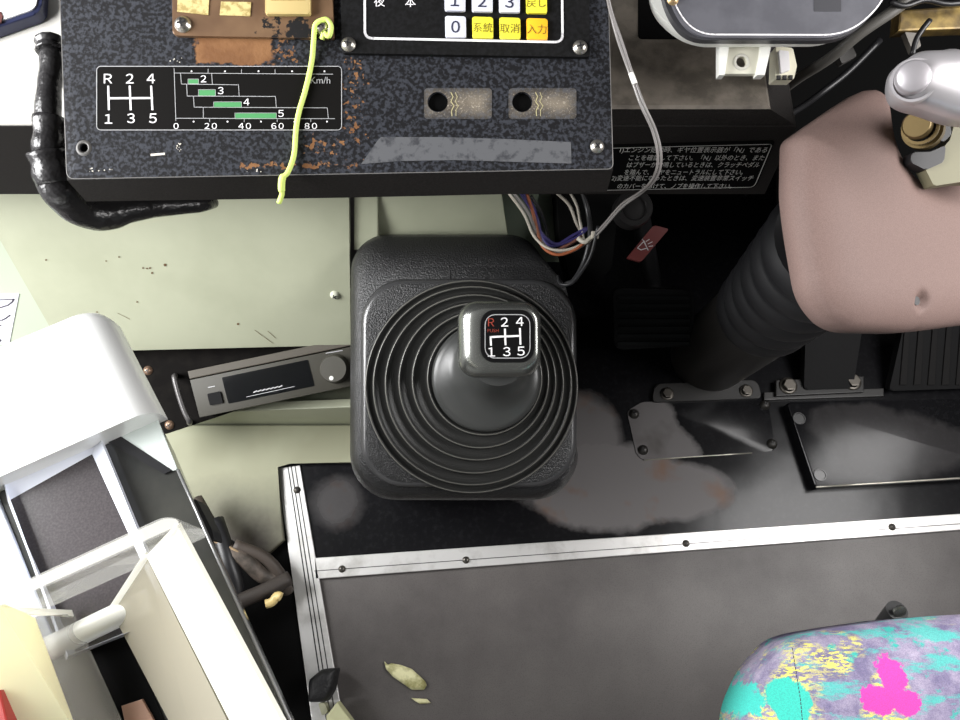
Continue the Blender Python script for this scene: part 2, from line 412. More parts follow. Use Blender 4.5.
def pillow(bm, pl, poly, thick, h, r, step, prof=None, mi=0, tilt=None):
    """closed solid: outline in pixels on plane, top surface bulging by h, rounded over a rim r (metres), base thick below"""
    q = [pl.l(x, y) for x, y in poly]
    if area2(q) < 0: q = q[::-1]
    n = len(q); V = [Vector(p) for p in q]
    x0, x1 = min(p[0] for p in q), max(p[0] for p in q); y0, y1 = min(p[1] for p in q), max(p[1] for p in q)
    def dist(p):
        best = 9
        for i in range(n):
            a, b = V[i - 1], V[i]; ab = b - a; t = max(0, min(1, (p - a).dot(ab) / max(ab.length_squared, 1e-12)))
            best = min(best, (a + ab * t - p).length)
        return best
    def inside(p):
        c = False
        for i in range(n):
            a, b = V[i - 1], V[i]
            if (a.y > p.y) != (b.y > p.y) and p.x < (b.x - a.x) * (p.y - a.y) / (b.y - a.y) + a.x: c = not c
        return c
    pts = list(V)
    yy = y0
    while yy < y1:
        xx = x0
        while xx < x1:
            p = Vector((xx, yy))
            if inside(p) and dist(p) > step * .45: pts.append(p)
            xx += step
        yy += step
    co, ed, fa, *_ = delaunay_2d_cdt(pts, [(i, (i + 1) % n) for i in range(n)], [list(range(n))], 1, 1e-7)
    hh = []
    for p in co:
        d = dist(p); t = min(1, d / r); v = h * math.sqrt(max(0, 1 - (1 - t) ** 2))
        if prof: v += prof(p.x, p.y, d)
        hh.append(v)
    top = [bm.verts.new(pl.p(p.x, p.y, v)) for p, v in zip(co, hh)]
    for f in fa:
        try: g = bm.faces.new([top[i] for i in f]); g.smooth = True; g.material_index = mi
        except ValueError: pass
    rim = [e for e in bm.edges if e.is_boundary]
    g = bmesh.ops.extrude_edge_only(bm, edges=rim)['geom']
    nv = [v for v in g if isinstance(v, bmesh.types.BMVert)]
    bmesh.ops.translate(bm, verts=nv, vec=-pl.n * thick)
    for f in g:
        if isinstance(f, bmesh.types.BMFace): f.material_index = mi; f.smooth = True
    es = [e for e in g if isinstance(e, bmesh.types.BMEdge) and e.is_boundary]
    bmesh.ops.holes_fill(bm, edges=es, sides=0)
    bmesh.ops.recalc_face_normals(bm, faces=bm.faces)

# ================================================================== SETTING
FLOOR = level(0.0)
bm = NB(); box_l(bm, PL((0, 0, 0), (0, 0, 1)), -1.0, -.7, 1.0, .72, -.002, -.05)
solo('floor', bm, floor_mat(), kind='structure')
def fl(px, py): w = FLOOR.w(px, py); return (w.x, w.y)
fc = FLOOR.w(620, 480)
def fo(px, py, rx, ry, soft, amp, k): w = FLOOR.w(px, py); return (w.x, w.y, rx, ry, soft, amp, k)
FOOTP = foot_mat('worn_glossy_black_sheet', (fo(605, 485, .105, .055, .10, .5, 1), fo(668, 490, .075, .036, .12, .4, 1), fo(582, 440, .05, .06, .14, .4, .9),
                 fo(336, 503, .03, .028, .3, .9, .35), fo(690, 425, .05, .02, .1, .9, .5)))
bm = NB(); prism_l(bm, PL((0, 0, 0), (0, 0, 1)), [fl(300, 574), fl(1010, 518), (.95, .30), (.95, .72), (-.1, .72), (-.1, .5), fl(292, 462)], .0015, -.001)
solo('floor_footwell', bm, FOOTP, kind='structure', base=(0, 0, 0))
bm = NB(); box_l(bm, PL((0, 0, 0), (0, 0, 1)), -1.0, .70, 1.0, .74, 1.1, -.05)
solo('wall_front', bm, VOID, kind='structure')
bm = NB(); box_l(bm, PL((0, 0, 0), (0, 0, 1)), .80, -.7, .84, .74, .62, -.05)
solo('wall_right', bm, mat('dark_side_panel', (52, 50, 50), .6), kind='structure')
# aluminium floor strips
def strip(name, p, q, w0, w1, label, side, grooves, screws):
    t = thing(name, label, 'trim', FLOOR.w(*p), kind='structure')
    pts = [p, q]
    poly = [p, q, (q[0] + side[0] * w1, q[1] + side[1] * w1), (p[0] + side[0] * w0, p[1] + side[1] * w0)]
    bm = NB(); prism(bm, FLOOR, poly, .004, .0005, .0008, mi=0)
    for g, wd in grooves:
        line(bm, level(.004), p[0] + side[0] * w0 * g, p[1] + side[1] * w0 * g, q[0] + side[0] * w1 * g, q[1] + side[1] * w1 * g, wd, .0002, 1)
    part('strip', bm, [ALU, BLK], t)
    for s in screws: screw(t, level(.004), s[0], s[1], 3.2, DKSTEEL)
strip('trim_1', (314, 558), (985, 512), 21, 16, 'aluminium floor strip running along the front edge of the grey floor', (.06, 1), ((.62, .7),), ((342, 569), (466, 560), (686, 543.5), (892, 527)))
strip('trim_2', (277, 468), (317, 760), 23, 32, 'grooved aluminium floor strip along the left edge of the floor', (1, -.12), ((.48, 1.2), (.62, 1.2), (.78, 1.0)), ((297, 490),))

# ================================================================== GREEN CABINET
t = thing('console_cabinet', 'pale green painted metal cabinet below the left dashboard with stained ledge', 'cabinet', FLOOR.w(200, 430))
p1, p2, p3 = at(200, 345, .865), at(200, 205, .755), at(300, 345, .865)
FRONT = three(p1, p2, p3)
bm = NB(); prism(bm, FRONT, [(-130, 20), (-130, 140), (-62, 140), (0, 240), (47, 322), (62, 352), (130, 350.5), (351, 345.5), (349, 203), (348, 140), (344, 100), (-60, 100)][2:], 0, -.008, .0015)
part('front_panel', bm, GREEN, t, smooth=30)
LEFTP = PL(FRONT.o - FRONT.n * .022, FRONT.n)
bm = NB(); prism(bm, LEFTP, [(-140, 110), (60, 110), (60, 470), (-140, 470)], 0, -.006)
part('side_panel', bm, mat('pale_green_side', (186, 196, 176), .45), t)
# pillar right of seam and the right-hand raised panel
PILLAR = PL(FRONT.o - FRONT.n * .006, FRONT.n)
bm = NB(); prism(bm, PILLAR, [(354, 150), (378, 150), (378, 250), (354, 250)], 0, -.02, .001)
part('pillar', bm, GREEN, t)
a, b_, c = at(440, 238, .80), at(440, 203, .765), at(540, 238, .80)
RP = three(a, b_, c)
bm = NB(); prism(bm, RP, [(366, 160), (374, 262), (512, 262), (497, 160)], 0, -.03, .002)
part('raised_panel', bm, GREEN, t, smooth=30)
bm = NB(); v = [RP.w(497.5, 160, -.0005), RP.w(512, 262, -.0005), RP.w(562, 262, -.06), RP.w(545, 160, -.06)]
vs = [bm.verts.new(x) for x in v] + [bm.verts.new(x - RP.n * .01) for x in v]
for f in ((0, 1, 2, 3), (7, 6, 5, 4), (0, 4, 5, 1), (1, 5, 6, 2), (2, 6, 7, 3), (3, 7, 4, 0)): bm.faces.new([vs[i] for i in f])
bmesh.ops.recalc_face_normals(bm, faces=bm.faces)
part('end_panel', bm, mat('green_end_shaded', (140, 152, 134), .5), t)  # face turned from the light, its shade painted as darker green
# ledge and lower panels
LEDGE = level(.058, 260, 412)
bm = NB(); prism(bm, LEDGE, [(60, 330), (60, 416), (166, 413.5), (356, 406.5), (372, 406), (372, 330)], 0, -.006, .001)
part('ledge', bm, GREEN, t)
w0 = LEDGE.w(260, 410)
LF = PL((0, w0.y - .004, .03), (0, -1, 0))
bm = NB(); prism(bm, LF, [(60, 416), (60, 441), (166, 438), (372, 430), (372, 406.5), (166, 414)], 0, -.01, .0015)
part('ledge_front', bm, GREEN, t)
LOW = level(.012, 240, 480)
bm = NB(); prism(bm, LOW, [(60, 425), (372, 425), (372, 462), (290, 462), (276, 466), (284, 540), (262, 560), (205, 520), (60, 520)], 0, -.006, .002)
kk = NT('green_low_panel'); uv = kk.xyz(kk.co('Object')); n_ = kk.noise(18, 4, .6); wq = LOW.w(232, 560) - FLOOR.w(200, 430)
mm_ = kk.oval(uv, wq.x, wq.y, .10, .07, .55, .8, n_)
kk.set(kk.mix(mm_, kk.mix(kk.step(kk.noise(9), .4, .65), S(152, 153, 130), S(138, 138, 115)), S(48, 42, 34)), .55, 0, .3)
part('lower_panel', bm, kk.m, t)
screw(t, FRONT, 335, 295, 4.5, mat('painted_screw', (200, 202, 184), .35))
# rust and paint chips of the cabinet: small flakes on ledge edge
bm = NB()
for i in range(46):
    x = random.choice((random.uniform(240, 350), random.uniform(290, 335))); y = 410 - (x - 240) * .03 + random.gauss(0, 1.6); s = random.uniform(.4, 1.5)
    disc(bm, LEDGE, x, y if y < 410 else 409, s, .0006, 0, 5)
for x, y, s in ((143, 268, 1.0), (147, 268.5, .9), (150, 268, 1), (152, 273, 1.1), (165, 265, 1.6), (119, 257, .9), (106, 261, .7), (97, 312, .8), (238, 324, 1.2), (137, 302, .8), (46, 260, 1.0)):
    disc(bm, FRONT, x, y, s, .0005, 0, 6)
for a in ((255, 330, 273, 343), (118, 313, 130, 319), (268, 331, 276, 338)): line(bm, FRONT, *a, .5, .0005)
part('paint_chips', bm, mat('rust_chip', (96, 72, 48), .7), t)['kind'] = 'stuff'
# sticker with handwriting
STK = PL(LEFTP.o + LEFTP.n * .0008, LEFTP.n)
t = thing('sticker', 'pale handwritten sticker stuck to the green side panel at the far left', 'sticker', LEFTP.w(0, 345))
bm = NB(); prism(bm, STK, [(-40, 294), (19, 294), (9, 345), (-40, 345)], 0, -.0006)
part('paper', bm, PAPER, t)
bm = NB()
def stroke(pts, w=1.2):
    for a, b in zip(pts, pts[1:]): line(bm, STK, *a, *b, w, .0004)
stroke([(-4, 300), (4, 299.5), (14, 299), (12, 302), (8, 305), (0, 307.5), (-6, 308)])
stroke([(-6, 320), (2, 320), (6, 318), (10, 315)]); stroke([(-2, 326), (1, 325)]); stroke([(-2, 338), (1, 340), (-1, 342)])
part('handwriting', bm, mat('pen_ink', (70, 66, 76), .6), t)

# ================================================================== RADIO on black tray
t = thing('equipment_tray', 'black metal tray with wire pull handle in the opening of the green cabinet', 'tray', at(165, 430, .92))
TRAY = facing(200, 390, .895)
bm = NB(); prism(bm, TRAY, [(100, 336), (349, 336), (349, 352), (346, 374), (166, 434), (150, 434), (104, 360)], 0, -.004, .0008)
part('plate', bm, mat('tray_black', (14, 12, 11), .8, spec=.08, var=((20, 18, 16), 60, .45, .6)), t)  # darkened to carry the shade under the overhanging front panel
for x, y in ((148, 370.5), (169.5, 425)): screw(t, TRAY, x, y, 4.2, mat('rusty_screw', (170, 140, 118), .35, .7))
bm = NB(); tube(bm, [TRAY.w(175, 376, 0), TRAY.w(175, 376, .014), TRAY.w(174.5, 378, .02), TRAY.w(178, 392, .021), TRAY.w(184, 410, .021), TRAY.w(189, 420, .02), TRAY.w(189.5, 422.5, .013), TRAY.w(189.5, 422.5, 0)], .0032, 10, 5)
part('handle', bm, mat('handle_steel', (96, 94, 94), .35, .5), t)
t = thing('radio', 'slim grey radio unit with dark display and round knob lying in the cabinet opening', 'radio', at(270, 400, .9))
RAD = facing(270, 385, .862)
ux, uy = (171, -35.5), (9.5, 37)      # along and down the face, in pixels
def R(u, v): return (190 + u / 171 * ux[0] + v / 38 * uy[0], 381 + u / 171 * ux[1] + v / 38 * uy[1])
bm = NB(); prism(bm, RAD, [R(0, -1), R(162, -1), R(162, 37.5), R(0, 37.5)], 0, -.026, .001)
part('case', bm, RADIO, t, smooth=30)
bm = NB(); prism(bm, RAD, [R(0, -10), R(162, -10), R(162, -2), R(0, -2)], -.003, -.020, .001)
part('top_edge', bm, mat('radio_top', (78, 73, 65), .5, spec=.3), t)
bm = NB(); prism(bm, RAD, rpoly([R(31, 3), R(117, 3), R(117, 30), R(31, 30)], 1.5), .0006, -.001)
dsp = part('display', bm, DISP, t)
bm = NB()
rot = math.atan2(35.5, 171)
text(bm, RAD, 'NOTECH', *R(70, 24), 2.0, .0009, 0, rot, .01, 2.0) if False else None
for i in range(7): line(bm, RAD, *R(58 + i * 4.2, 24), *R(61 + i * 4.2, 23.2), 1.1, .0009)
line(bm, RAD, *R(50, 27), *R(98, 26.5), .5, .0009)
part('lettering', bm, GREYINK, dsp)
bm = NB(); prism(bm, RAD, rpoly([R(13, 16), R(26, 16), R(26, 28), R(13, 28)], 1), .0022, -.001, .0005)
part('button', bm, mat('button_black', (18, 18, 19), .6, spec=.1), t)
bm = NB(); r = RAD.mm(330, 366) * 14
lathe(bm, RAD, *R(141, 17.5), [(r * 1.05, 0), (r * 1.05, .002), (r, .003), (r * .96, .011), (r * .9, .0125), (0, .0125)], 36)
lathe(bm, RAD, *R(137, 26), [(r * .16, 0), (0, 0)], 12, 1, .0129)
part('knob', bm, [mat('knob_grey', (68, 66, 59), .45), RIM], t, smooth=40)
for a_, b3 in ((R(16, 10), R(22, 10)), (R(136, 0.5), R(152, 1))):
    bm = NB(); line(bm, RAD, *a_, *b3, .8); part('marking', bm, GREYINK, t)

# ================================================================== DASHBOARD
t = thing('dashboard', 'long dark dashboard with dusty top carrying the black control panel', 'dashboard', (0, .50, .36))
DF = PL((0, .36, .42), (0, -1, 0))
DT = level(.468, 30, 100)
bm = NB(); loft(bm, [[Vector((x, y, .374)) for x, y in ((-.75, .36), (.2425, .36), (.2425, .60), (-.75, .60))], [Vector((x, y, .4665)) for x, y in ((-.75, .36), (.234, .36), (.234, .60), (-.75, .60))], [Vector((x, y, .468)) for x, y in ((-.75, .3615), (.2325, .3615), (.2325, .60), (-.75, .60))]])
part('body', bm, DASHF, t, smooth=30)
bm = NB(); prism_l(bm, PL((0, 0, .4685), (0, 0, 1)), [(-.75, .3605), (-.16, .3605), (-.16, .60), (-.75, .60)], .001, -.003, .0015)
part('left_top', bm, mat('dash_left_glare', (206, 204, 198), .4, bump=(1000, .2)), t)  # window glare painted in as a paler dash top
RT_ = level(.486, 690, 60)
cut = rpoly([(639, 38), (639, -120), (900, -120), (900, -60), (760, 38)], [6, 0, 0, 0, 0])
q = [RT_.l(x, y) for x, y in ((600, 111), (772, 111), (771.5, -60), (600, -60))]
x1 = RT_.p(*q[1]).x
def bl(loop): return [Vector(v) for v in loop]
bm = NB(); ff = RT_.w(690, 111).y
loft(bm, [bl([(.07, .3602, .4685), (.232, .3602, .4685), (.232, .595, .4685), (.07, .595, .4685)]),
          bl([(.07, ff + .003, .484), (x1, ff + .003, .484), (x1, .58, .484), (.07, .58, .484)])])
part('chamfer', bm, DASHF, t)
bm = NB(); loft(bm, [bl([(.07, ff + .003, .4842), (x1, ff + .003, .4842), (x1, .58, .4842), (.07, .58, .4842)]),
          bl([(.07, ff + .005, .486), (x1 - .002, ff + .005, .486), (x1 - .002, .578, .486), (.07, .578, .486)])])
part('right_top', bm, DASHT, t)
bm = NB(); prism(bm, RT_, rpoly([(638, 39), (638, -120), (745, -120), (745, 39)], [5, 0, 0, 0]), .0004, -.0002)
part('opening', bm, VOID, t)
# warning label on the front face
bm = NB(); lab = [(598, 145.5), (775, 141), (756, 187.5), (598, 190.5)]
prism(bm, DF, rpoly(lab, [0, 3, 5, 0]), .0008, 0)
wl = part('warning_label', bm, mat('label_black', (12, 12, 12), .6, spec=.04), t)
bm = NB()
frame(bm, DF, rpoly([(590, 147.5), (772, 143), (754, 186), (590, 189.5)], [0, 3, 5, 0]), .9, .0011)
rows = ('1)エンジン始動時、ギヤ位置表示器が「N」である', '   ことを確認して下さい。「N」以外のとき、また', '   はブザーが吹鳴しているときは、クラッチペダル', '   を踏んで、ギヤをニュートラルにして下さい。', '2)変速不能になったときは、変速装置非常スイッチ', '   のカバーをあけて、ノブを操作して下さい。')
for i, (s, xl, xr, y) in enumerate(zip(rows, (619, 623, 620.5, 618, 611, 611), (767.5, 764, 760, 747, 754, 736), (148.8, 156.2, 163.2, 170.6, 177, 184.6))):
    s = s.strip(); n_ = sum(.5 if ord(c) < 256 else 1 for c in s)
    pxw = (xr - xl) / n_
    ym = y + .3
    # horizontal scale so that the row spans its width; capital height about 5.2 px
    k = pxw / (5.6 / .69) * .98
    x0 = xl + 0 if i not in (1, 2, 3, 5) else xl + 6
    n2 = (xr - x0) / n_
    text(bm, DF, s, (x0 + xr) / 2, ym, 7.2, .0011, 0, 0, .0, n2 / (7.2 / .69) * 1.0)
part('lettering', bm, mat('label_ink', (196, 196, 192), .5), wl)

# ================================================================== CONTROL PANEL
PANEL = facing(340, 90, .50)
t = thing('control_panel', 'scuffed mottled black control panel with gear chart on the dashboard edge', 'control panel', at(340, 182, .52))
outl = rpoly([(57, -70), (68, 172), (76, 181), (606, 168), (613, 162), (607, -70)], [0, 12, 8, 8, 8, 0])
outl = rpoly([(57, -70), (67, 179), (613, 169), (607, -70)], [0, 8, 6, 0])
holes = [circ(438, 102, 9.8, 28), circ(522, 102, 9.8, 28), circ(84, 148, 4.2, 18)]
PM = panel_mat()
bm = NB(); prism(bm, PANEL, outl, 0, -.004, .0012, [h[::-1] for h in holes])
part('face_plate', bm, PM, t, smooth=30)
bm = NB(); tube(bm, [PANEL.w(x, y, -.0002) for x, y in [(57.6, -70)] + [p for p in outl if p[1] > 0] + [(606.4, -70)]], .00032, 6, 1)  # grey line painting the worn edge together with its thin highlight
part('worn_rim_highlight', bm, mat('rim_wear_highlight', (112, 110, 108), .35), t, 'rubbed rim with a highlight painted in')
bm = NB()
sk = [(57, -70), (67, 180), (340, 176), (613, 170), (607, -70)]
top_ = [PANEL.w(x, y, -.003) for x, y in sk]; bot_ = [p - Vector((0, 0, .026)) for p in top_]
n_ = len(sk)
A = [bm.verts.new(p) for p in top_]; B = [bm.verts.new(p) for p in bot_]
for i in range(n_ - 1): bm.faces.new((A[i], B[i], B[i + 1], A[i + 1]))
bm.faces.new((A[-1], B[-1], B[0], A[0])); bm.faces.new(B)
bm.faces.new(A[::-1])
bmesh.ops.recalc_face_normals(bm, faces=bm.faces)
part('skirt', bm, mat('skirt_black', (32, 30, 29), .6, spec=.12, var=((42, 40, 39), 700, .4, .7)), t)
for x, y, r in ((438, 102, 9.9), (522, 102, 9.9), (84, 148, 4.3)):
    bm = NB(); disc(bm, PANEL, x, y, r, -.0028, 0, 28); part('hole', bm, VOID, t)
bm = NB(); rr = PANEL.mm(84, 148)
lathe(bm, PANEL, 84, 148, [(rr * 4.2, -.0005), (rr * 4.4, .0006), (rr * 6, .0009), (rr * 8, .0001)], 28)
part('grommet', bm, mat('grommet', (70, 68, 66), .5), t)
# worn recesses beside the two holes
for x0 in (424, 508.5):
    bm = NB(); prism(bm, PANEL, rrect(x0, 88, x0 + 68, 119, 4), .0003, -.0001, 0, [circ(x0 + 13.7, 102, 10.2, 28)[::-1]])
    k = NT('worn_socket'); uv = k.xyz(k.co('UV')); nz = k.noise(420, 3, .6); a = PANEL.l(x0 + 10, 92); b2 = PANEL.l(x0 + 59, 115)
    m1 = k.patch(uv, (a[0] + b2[0]) / 2, (a[1] + b2[1]) / 2, abs(a[0] - b2[0]) / 2 + .003, abs(a[1] - b2[1]) / 2 - .001, .005, .006, nz)
    sp = k.step(k.noise(900, 3, .7), .56, .68)
    k.set(k.mix(m1, k.mix(k.step(nz, .47, .56), S(30, 30, 33), S(62, 65, 72)), k.mix(sp, k.mix(k.step(k.noise(60, 3), .35, .65), S(84, 76, 66), S(118, 109, 96)), S(176, 166, 150))), .55)
    pt = part('worn_socket', bm, k.m, t, 'rubbed bare patch beside a round hole')
    bm = NB()
    pts = [(x0 + 27, 93), (x0 + 29, 97), (x0 + 27, 102), (x0 + 30, 106), (x0 + 27.5, 111), (x0 + 28, 116)]
    for a_, b3 in zip(pts, pts[1:]): line(bm, PANEL, *a_, *b3, .9, .0007)
    for a_, b3 in zip(pts, pts[1:]): line(bm, PANEL, a_[0] + 4.5, a_[1], b3[0] + 4, b3[1], .6, .0007)
    part('glue_trace', bm, mat('dry_glue', (176, 168, 128), .4), pt)
bm = NB(); prism(bm, PANEL, rpoly([(361, 164), (378, 140), (381, 137), (440, 137), (506, 139), (571, 142), (571.5, 163.5), (520, 162), (455, 160), (400, 161)], .5), .0003, -.0001)
part('tape_residue', bm, WORNTAPE, t)
bm = NB()
for a_ in ((152, 155, 164, 154),): line(bm, PANEL, *a_, 2.2, .0004)
for i in range(30):
    x, y = random.choice(((random.uniform(176, 182), random.uniform(143, 152)), (random.uniform(168, 182), random.uniform(56, 63)), (random.uniform(246, 270), random.uniform(169, 173)), (random.uniform(88, 112), random.uniform(168, 172))))
    disc(bm, PANEL, x, y, random.uniform(.3, .9), .0005, 0, 5)
part('scuff_marks', bm, mat('scuff_white', (206, 200, 190), .6), t)['kind'] = 'stuff'
for x, y, r in ((597, 146.5, 6.2),): screw(t, PANEL, x, y, r, rot=random.uniform(0, 1.5))
# gear chart
bm = NB(); prism(bm, PANEL, rrect(97, 66.5, 342, 130.5, 4), .0004, -.0001)
gc = part('gear_chart', bm, mat('chart_black', (20, 19, 18), .6, spec=.04), t)
bm = NB(); H = .0007
for s, x, y in (('R', 108.5, 79), ('2', 130.2, 79), ('4', 151.3, 79), ('1', 109, 119.3), ('3', 131.4, 118.6), ('5', 153.3, 118.6)): text(bm, PANEL, s, x, y, 9.4, H, 0, 0, .004, 1.12)
for a_ in ((108.7, 87, 109.4, 109.5), (130.2, 87, 131.2, 109.5), (151.6, 87, 152.8, 109.5), (109, 98.6, 152.4, 98.4)): line(bm, PANEL, *a_, 1.9, H)
part('shift_pattern', bm, WHITE, gc)
bm = NB()
frame(bm, PANEL, rrect(97.2, 66.7, 341.8, 130.3, 4, 4), .7, H, 1)
for a_ in ((174.5, 69, 176.3, 121), (175, 73.4, 333, 74.6), (176, 118.6, 335, 119),
           (208.5, 69.5, 208.5, 73), (241.8, 70, 241.8, 74), (275.3, 70, 275.3, 74), (210, 119, 210, 122), (244.5, 119, 244.5, 122), (277.5, 119, 277.5, 122), (311, 119, 311, 122),
           (181, 74, 181.8, 84.4), (181.8, 84.4, 238.8, 85.2), (212, 74, 212.8, 84.5), (187, 84.6, 187.6, 96.4), (187.6, 96.4, 275.5, 96.8), (238.8, 85, 239.5, 96.5),
           (193.8, 96.5, 194.6, 107.5), (194.6, 107.5, 327.5, 108.2), (275.7, 97, 276.6, 107.7), (203.6, 107.6, 203.7, 118.6), (327.5, 108.2, 328.6, 118.8)): line(bm, PANEL, *a_, .55, H, 1)
for x in (191.5, 225, 258.5, 292, 324.5): disc(bm, PANEL, x, 71.3, .9, H, 0, 8)
for x in (193.6, 227.5, 261, 294.5, 327): disc(bm, PANEL, x, 121.6, .9, H, 0, 8)
for s, x, y in (('2', 203.8, 79.2), ('3', 221, 91), ('4', 246.8, 102.4), ('5', 281.2, 113.8)): text(bm, PANEL, s, x, y, 6.8, H, 0, 0, 0, 1.15)
for s, x in (('0', 176.5), ('20', 211), ('40', 245), ('60', 277.8), ('80', 311)): text(bm, PANEL, s, x, 126.3, 5.8, H, 0, 0, 0, 1.2)
text(bm, PANEL, 'Km/h', 320.5, 80.6, 6.6, H, 1, 0, -.005, 1.0)
part('speed_scale', bm, [WHITE, GREYINK], gc)
for x0, y0, x1_, y1_ in ((188.4, 79.4, 198.8, 84.2), (198.8, 90, 215.8, 96.2), (214, 102.2, 241.8, 107.6), (235.3, 113.3, 276.6, 119)):
    bm = NB(); rect(bm, PANEL, x0, y0, x1_, y1_, .0006, 0); frame(bm, PANEL, [(x0, y0), (x1_, y0), (x1_, y1_), (x0, y1_)], .4, .0007, 1)
    part('speed_bar', bm, [GREENBAR, GREYINK], gc)

# ------------------------------------------------------------------ keypad
KP = facing(460, 20, .496)
t = thing('keypad', 'black keypad with white and yellow keys screwed onto the control panel', 'keypad', KP.w(465, 57, -.003))
bm = NB(); prism(bm, KP, rpoly([(339, -70), (342, 53), (590, 57), (589, -70)], [0, 3, 3, 0]), 0, -.0035, .0006)
part('plate', bm, mat('keypad_black', (20, 20, 20), .6, spec=.08, var=((27, 27, 28), 400, .4, .6)), t)
bm = NB()
bp = rpoly([(364.5, -60), (365, 38.5), (562.5, 42.5), (561.5, -60)], [0, 8, 8, 0])
for a_, b3 in zip(bp, bp[1:]): line(bm, KP, *a_, *b3, 2.3, .0005)
text(bm, KP, '夜', 379.5, 1.5, 8, .0005); text(bm, KP, '本', 410.5, 2, 8, .0005)
part('border_line', bm, WHITE, t)
kr = -.018
for x, y in ((348.5, 44.5), (580, 47.5)): screw(t, KP, x, y, 6.6, rot=random.uniform(0, 1.5))
for r_, row in enumerate((('1', '2', '3', '戻し'), ('0', '系統', '取消', '入力'))):
    for c_, s in enumerate(row):
        cx = 455.5 + 27.2 * c_; cy = (0.2 if r_ == 0 else 26.6) + .75 * c_
        if r_ == 0: cx -= .6
        col = KEYW if s.isdigit() else (KEYO if s == '入力' else KEYY)
        bm = NB(); prism(bm, KP, rpoly([(cx - 10.6, cy - 10.8), (cx + 10.4, cy - 10.2), (cx + 10.6, cy + 10.6), (cx - 10.2, cy + 10.2)], 2.2), .0022, 0, .0006)
        ky = part('key', bm, col, t, ('white' if s.isdigit() else 'amber' if s == '入力' else 'yellow') + ' key marked ' + s, smooth=40)
        KT = PL(KP.o + KP.n * .0023, KP.n)
        bm = NB(); text(bm, KT, s, cx, cy + .2, 11.5 if s.isdigit() else 7.2, .0001, 0, kr, .012 if s.isdigit() else -.002, 1.0)
        part('lettering', bm, INKB if s.isdigit() else INKG, ky)
# ------------------------------------------------------------------ bronze plate + tags + screws
BRZ = facing(250, 15, .4965)
t = thing('bronze_plate', 'worn bronze coloured plate with two gold labels screwed onto the control panel', 'plate', BRZ.w(250, 38, -.002))
bm = NB(); prism(bm, BRZ, rpoly([(171, -70), (172.5, 33), (176, 35.5), (334, 38.5), (330, -70)], [0, 3, 3, 2, 0]), 0, -.003, .0006)
part('plate', bm, bronze_mat(), t)
GL = mat('gold_label', (200, 184, 126), .5, 0, var=((160, 140, 84), 220, .48, .6))
for pp in ([(178, -12), (209.5, -8), (208, 15), (177, 11.5)], [(221, 1.5), (251, 2), (250, 16), (219.5, 15)]):
    bm = NB(); prism(bm, BRZ, pp, .0006, -.0001); part('gold_label', bm, GL, t)
screw(t, BRZ, 183, 24.5, 7.6, rot=.2); screw(t, BRZ, 321.5, 26.5, 7.6, rot=.9)
t2 = thing('brass_holder', 'small shallow brass tray holder fixed on the bronze plate', 'holder', BRZ.w(287, 14))
bm = NB(); prism(bm, BRZ, rrect(265, -40, 310, 14, 2), .004, .0005, .0012)
part('body', bm, GOLDP, t2, smooth=40)
bm = NB(); prism(bm, BRZ, rrect(269, -40, 306, 0, 2), .0044, .0035, .0003); part('recess', bm, mat('brass_shade', (172, 136, 72), .45, .3), t2)
# ------------------------------------------------------------------ lime cord
bm = NB(); Pn = PANEL
tube(bm, [Pn.w(324, 33, .006), Pn.w(329, 36, .006), Pn.w(331, 26, .007), Pn.w(326, 19.5, .007), Pn.w(316, 24, .0075), Pn.w(314, 36, .005), Pn.w(312, 60, .002), Pn.w(306, 88, .002), Pn.w(299, 112, .002), Pn.w(296, 130, .002),
          Pn.w(294, 155, .0025), Pn.w(288, 172, .005), Pn.w(282.5, 178, .005), Pn.w(281.5, 188, .003), Pn.w(282, 194, .001), Pn.w(279, 203, -.002)], lambda u: .00165 if not .78 < u < .9 else .0023, 8, 5)
tube(bm, [Pn.w(324, 33, .006), Pn.w(322, 39, .004)], .0017, 8, 2)
solo('cord', bm, CORD, 'lime green cord looped round a screw and hanging over the control panel', 'cord')

# ------------------------------------------------------------------ taped cable bundle left of panel
t = thing('cable_bundle', 'thick cable bundle wrapped in black tape beside the control panel', 'cable', at(80, 215, .58))
CB = [at(50, 42, .565), at(53, 62, .56), at(50, 84, .555), at(48, 112, .55), at(48, 140, .548), at(50, 166, .55), at(60, 190, .555), at(80, 210, .575), at(104, 214, .59), at(130, 209, .60), at(165, 206, .62), at(200, 204, .64), at(214, 203, .66)]
bm = NB(); tube(bm, CB, lambda u: (.0085 if u < .33 else min(.0125, .0085 + (u - .33) * .04)) * (1 + .05 * math.sin(u * 29) + .015 * math.sin(u * 91)) * (1 if u < .66 else max(.35, 1 - (u - .66) * 1.9)), 14, 7)
part('cable', bm, TAPE, t)
for i, (a_, b3, rr) in enumerate((((50, 40, .562), (51, 52, .56), .0098), ((49, 118, .548), (48, 154, .546), .0104), ((47, 152, .546), (56, 184, .55), .0132))):
    bm = NB(); tube(bm, [at(*a_), (at(*a_) + at(*b3)) / 2, at(*b3)], lambda u, i=i, rr=rr: rr + .0008 * math.sin(u * 9 + i), 11, 4); part('tape_wrap', bm, TAPE, t)
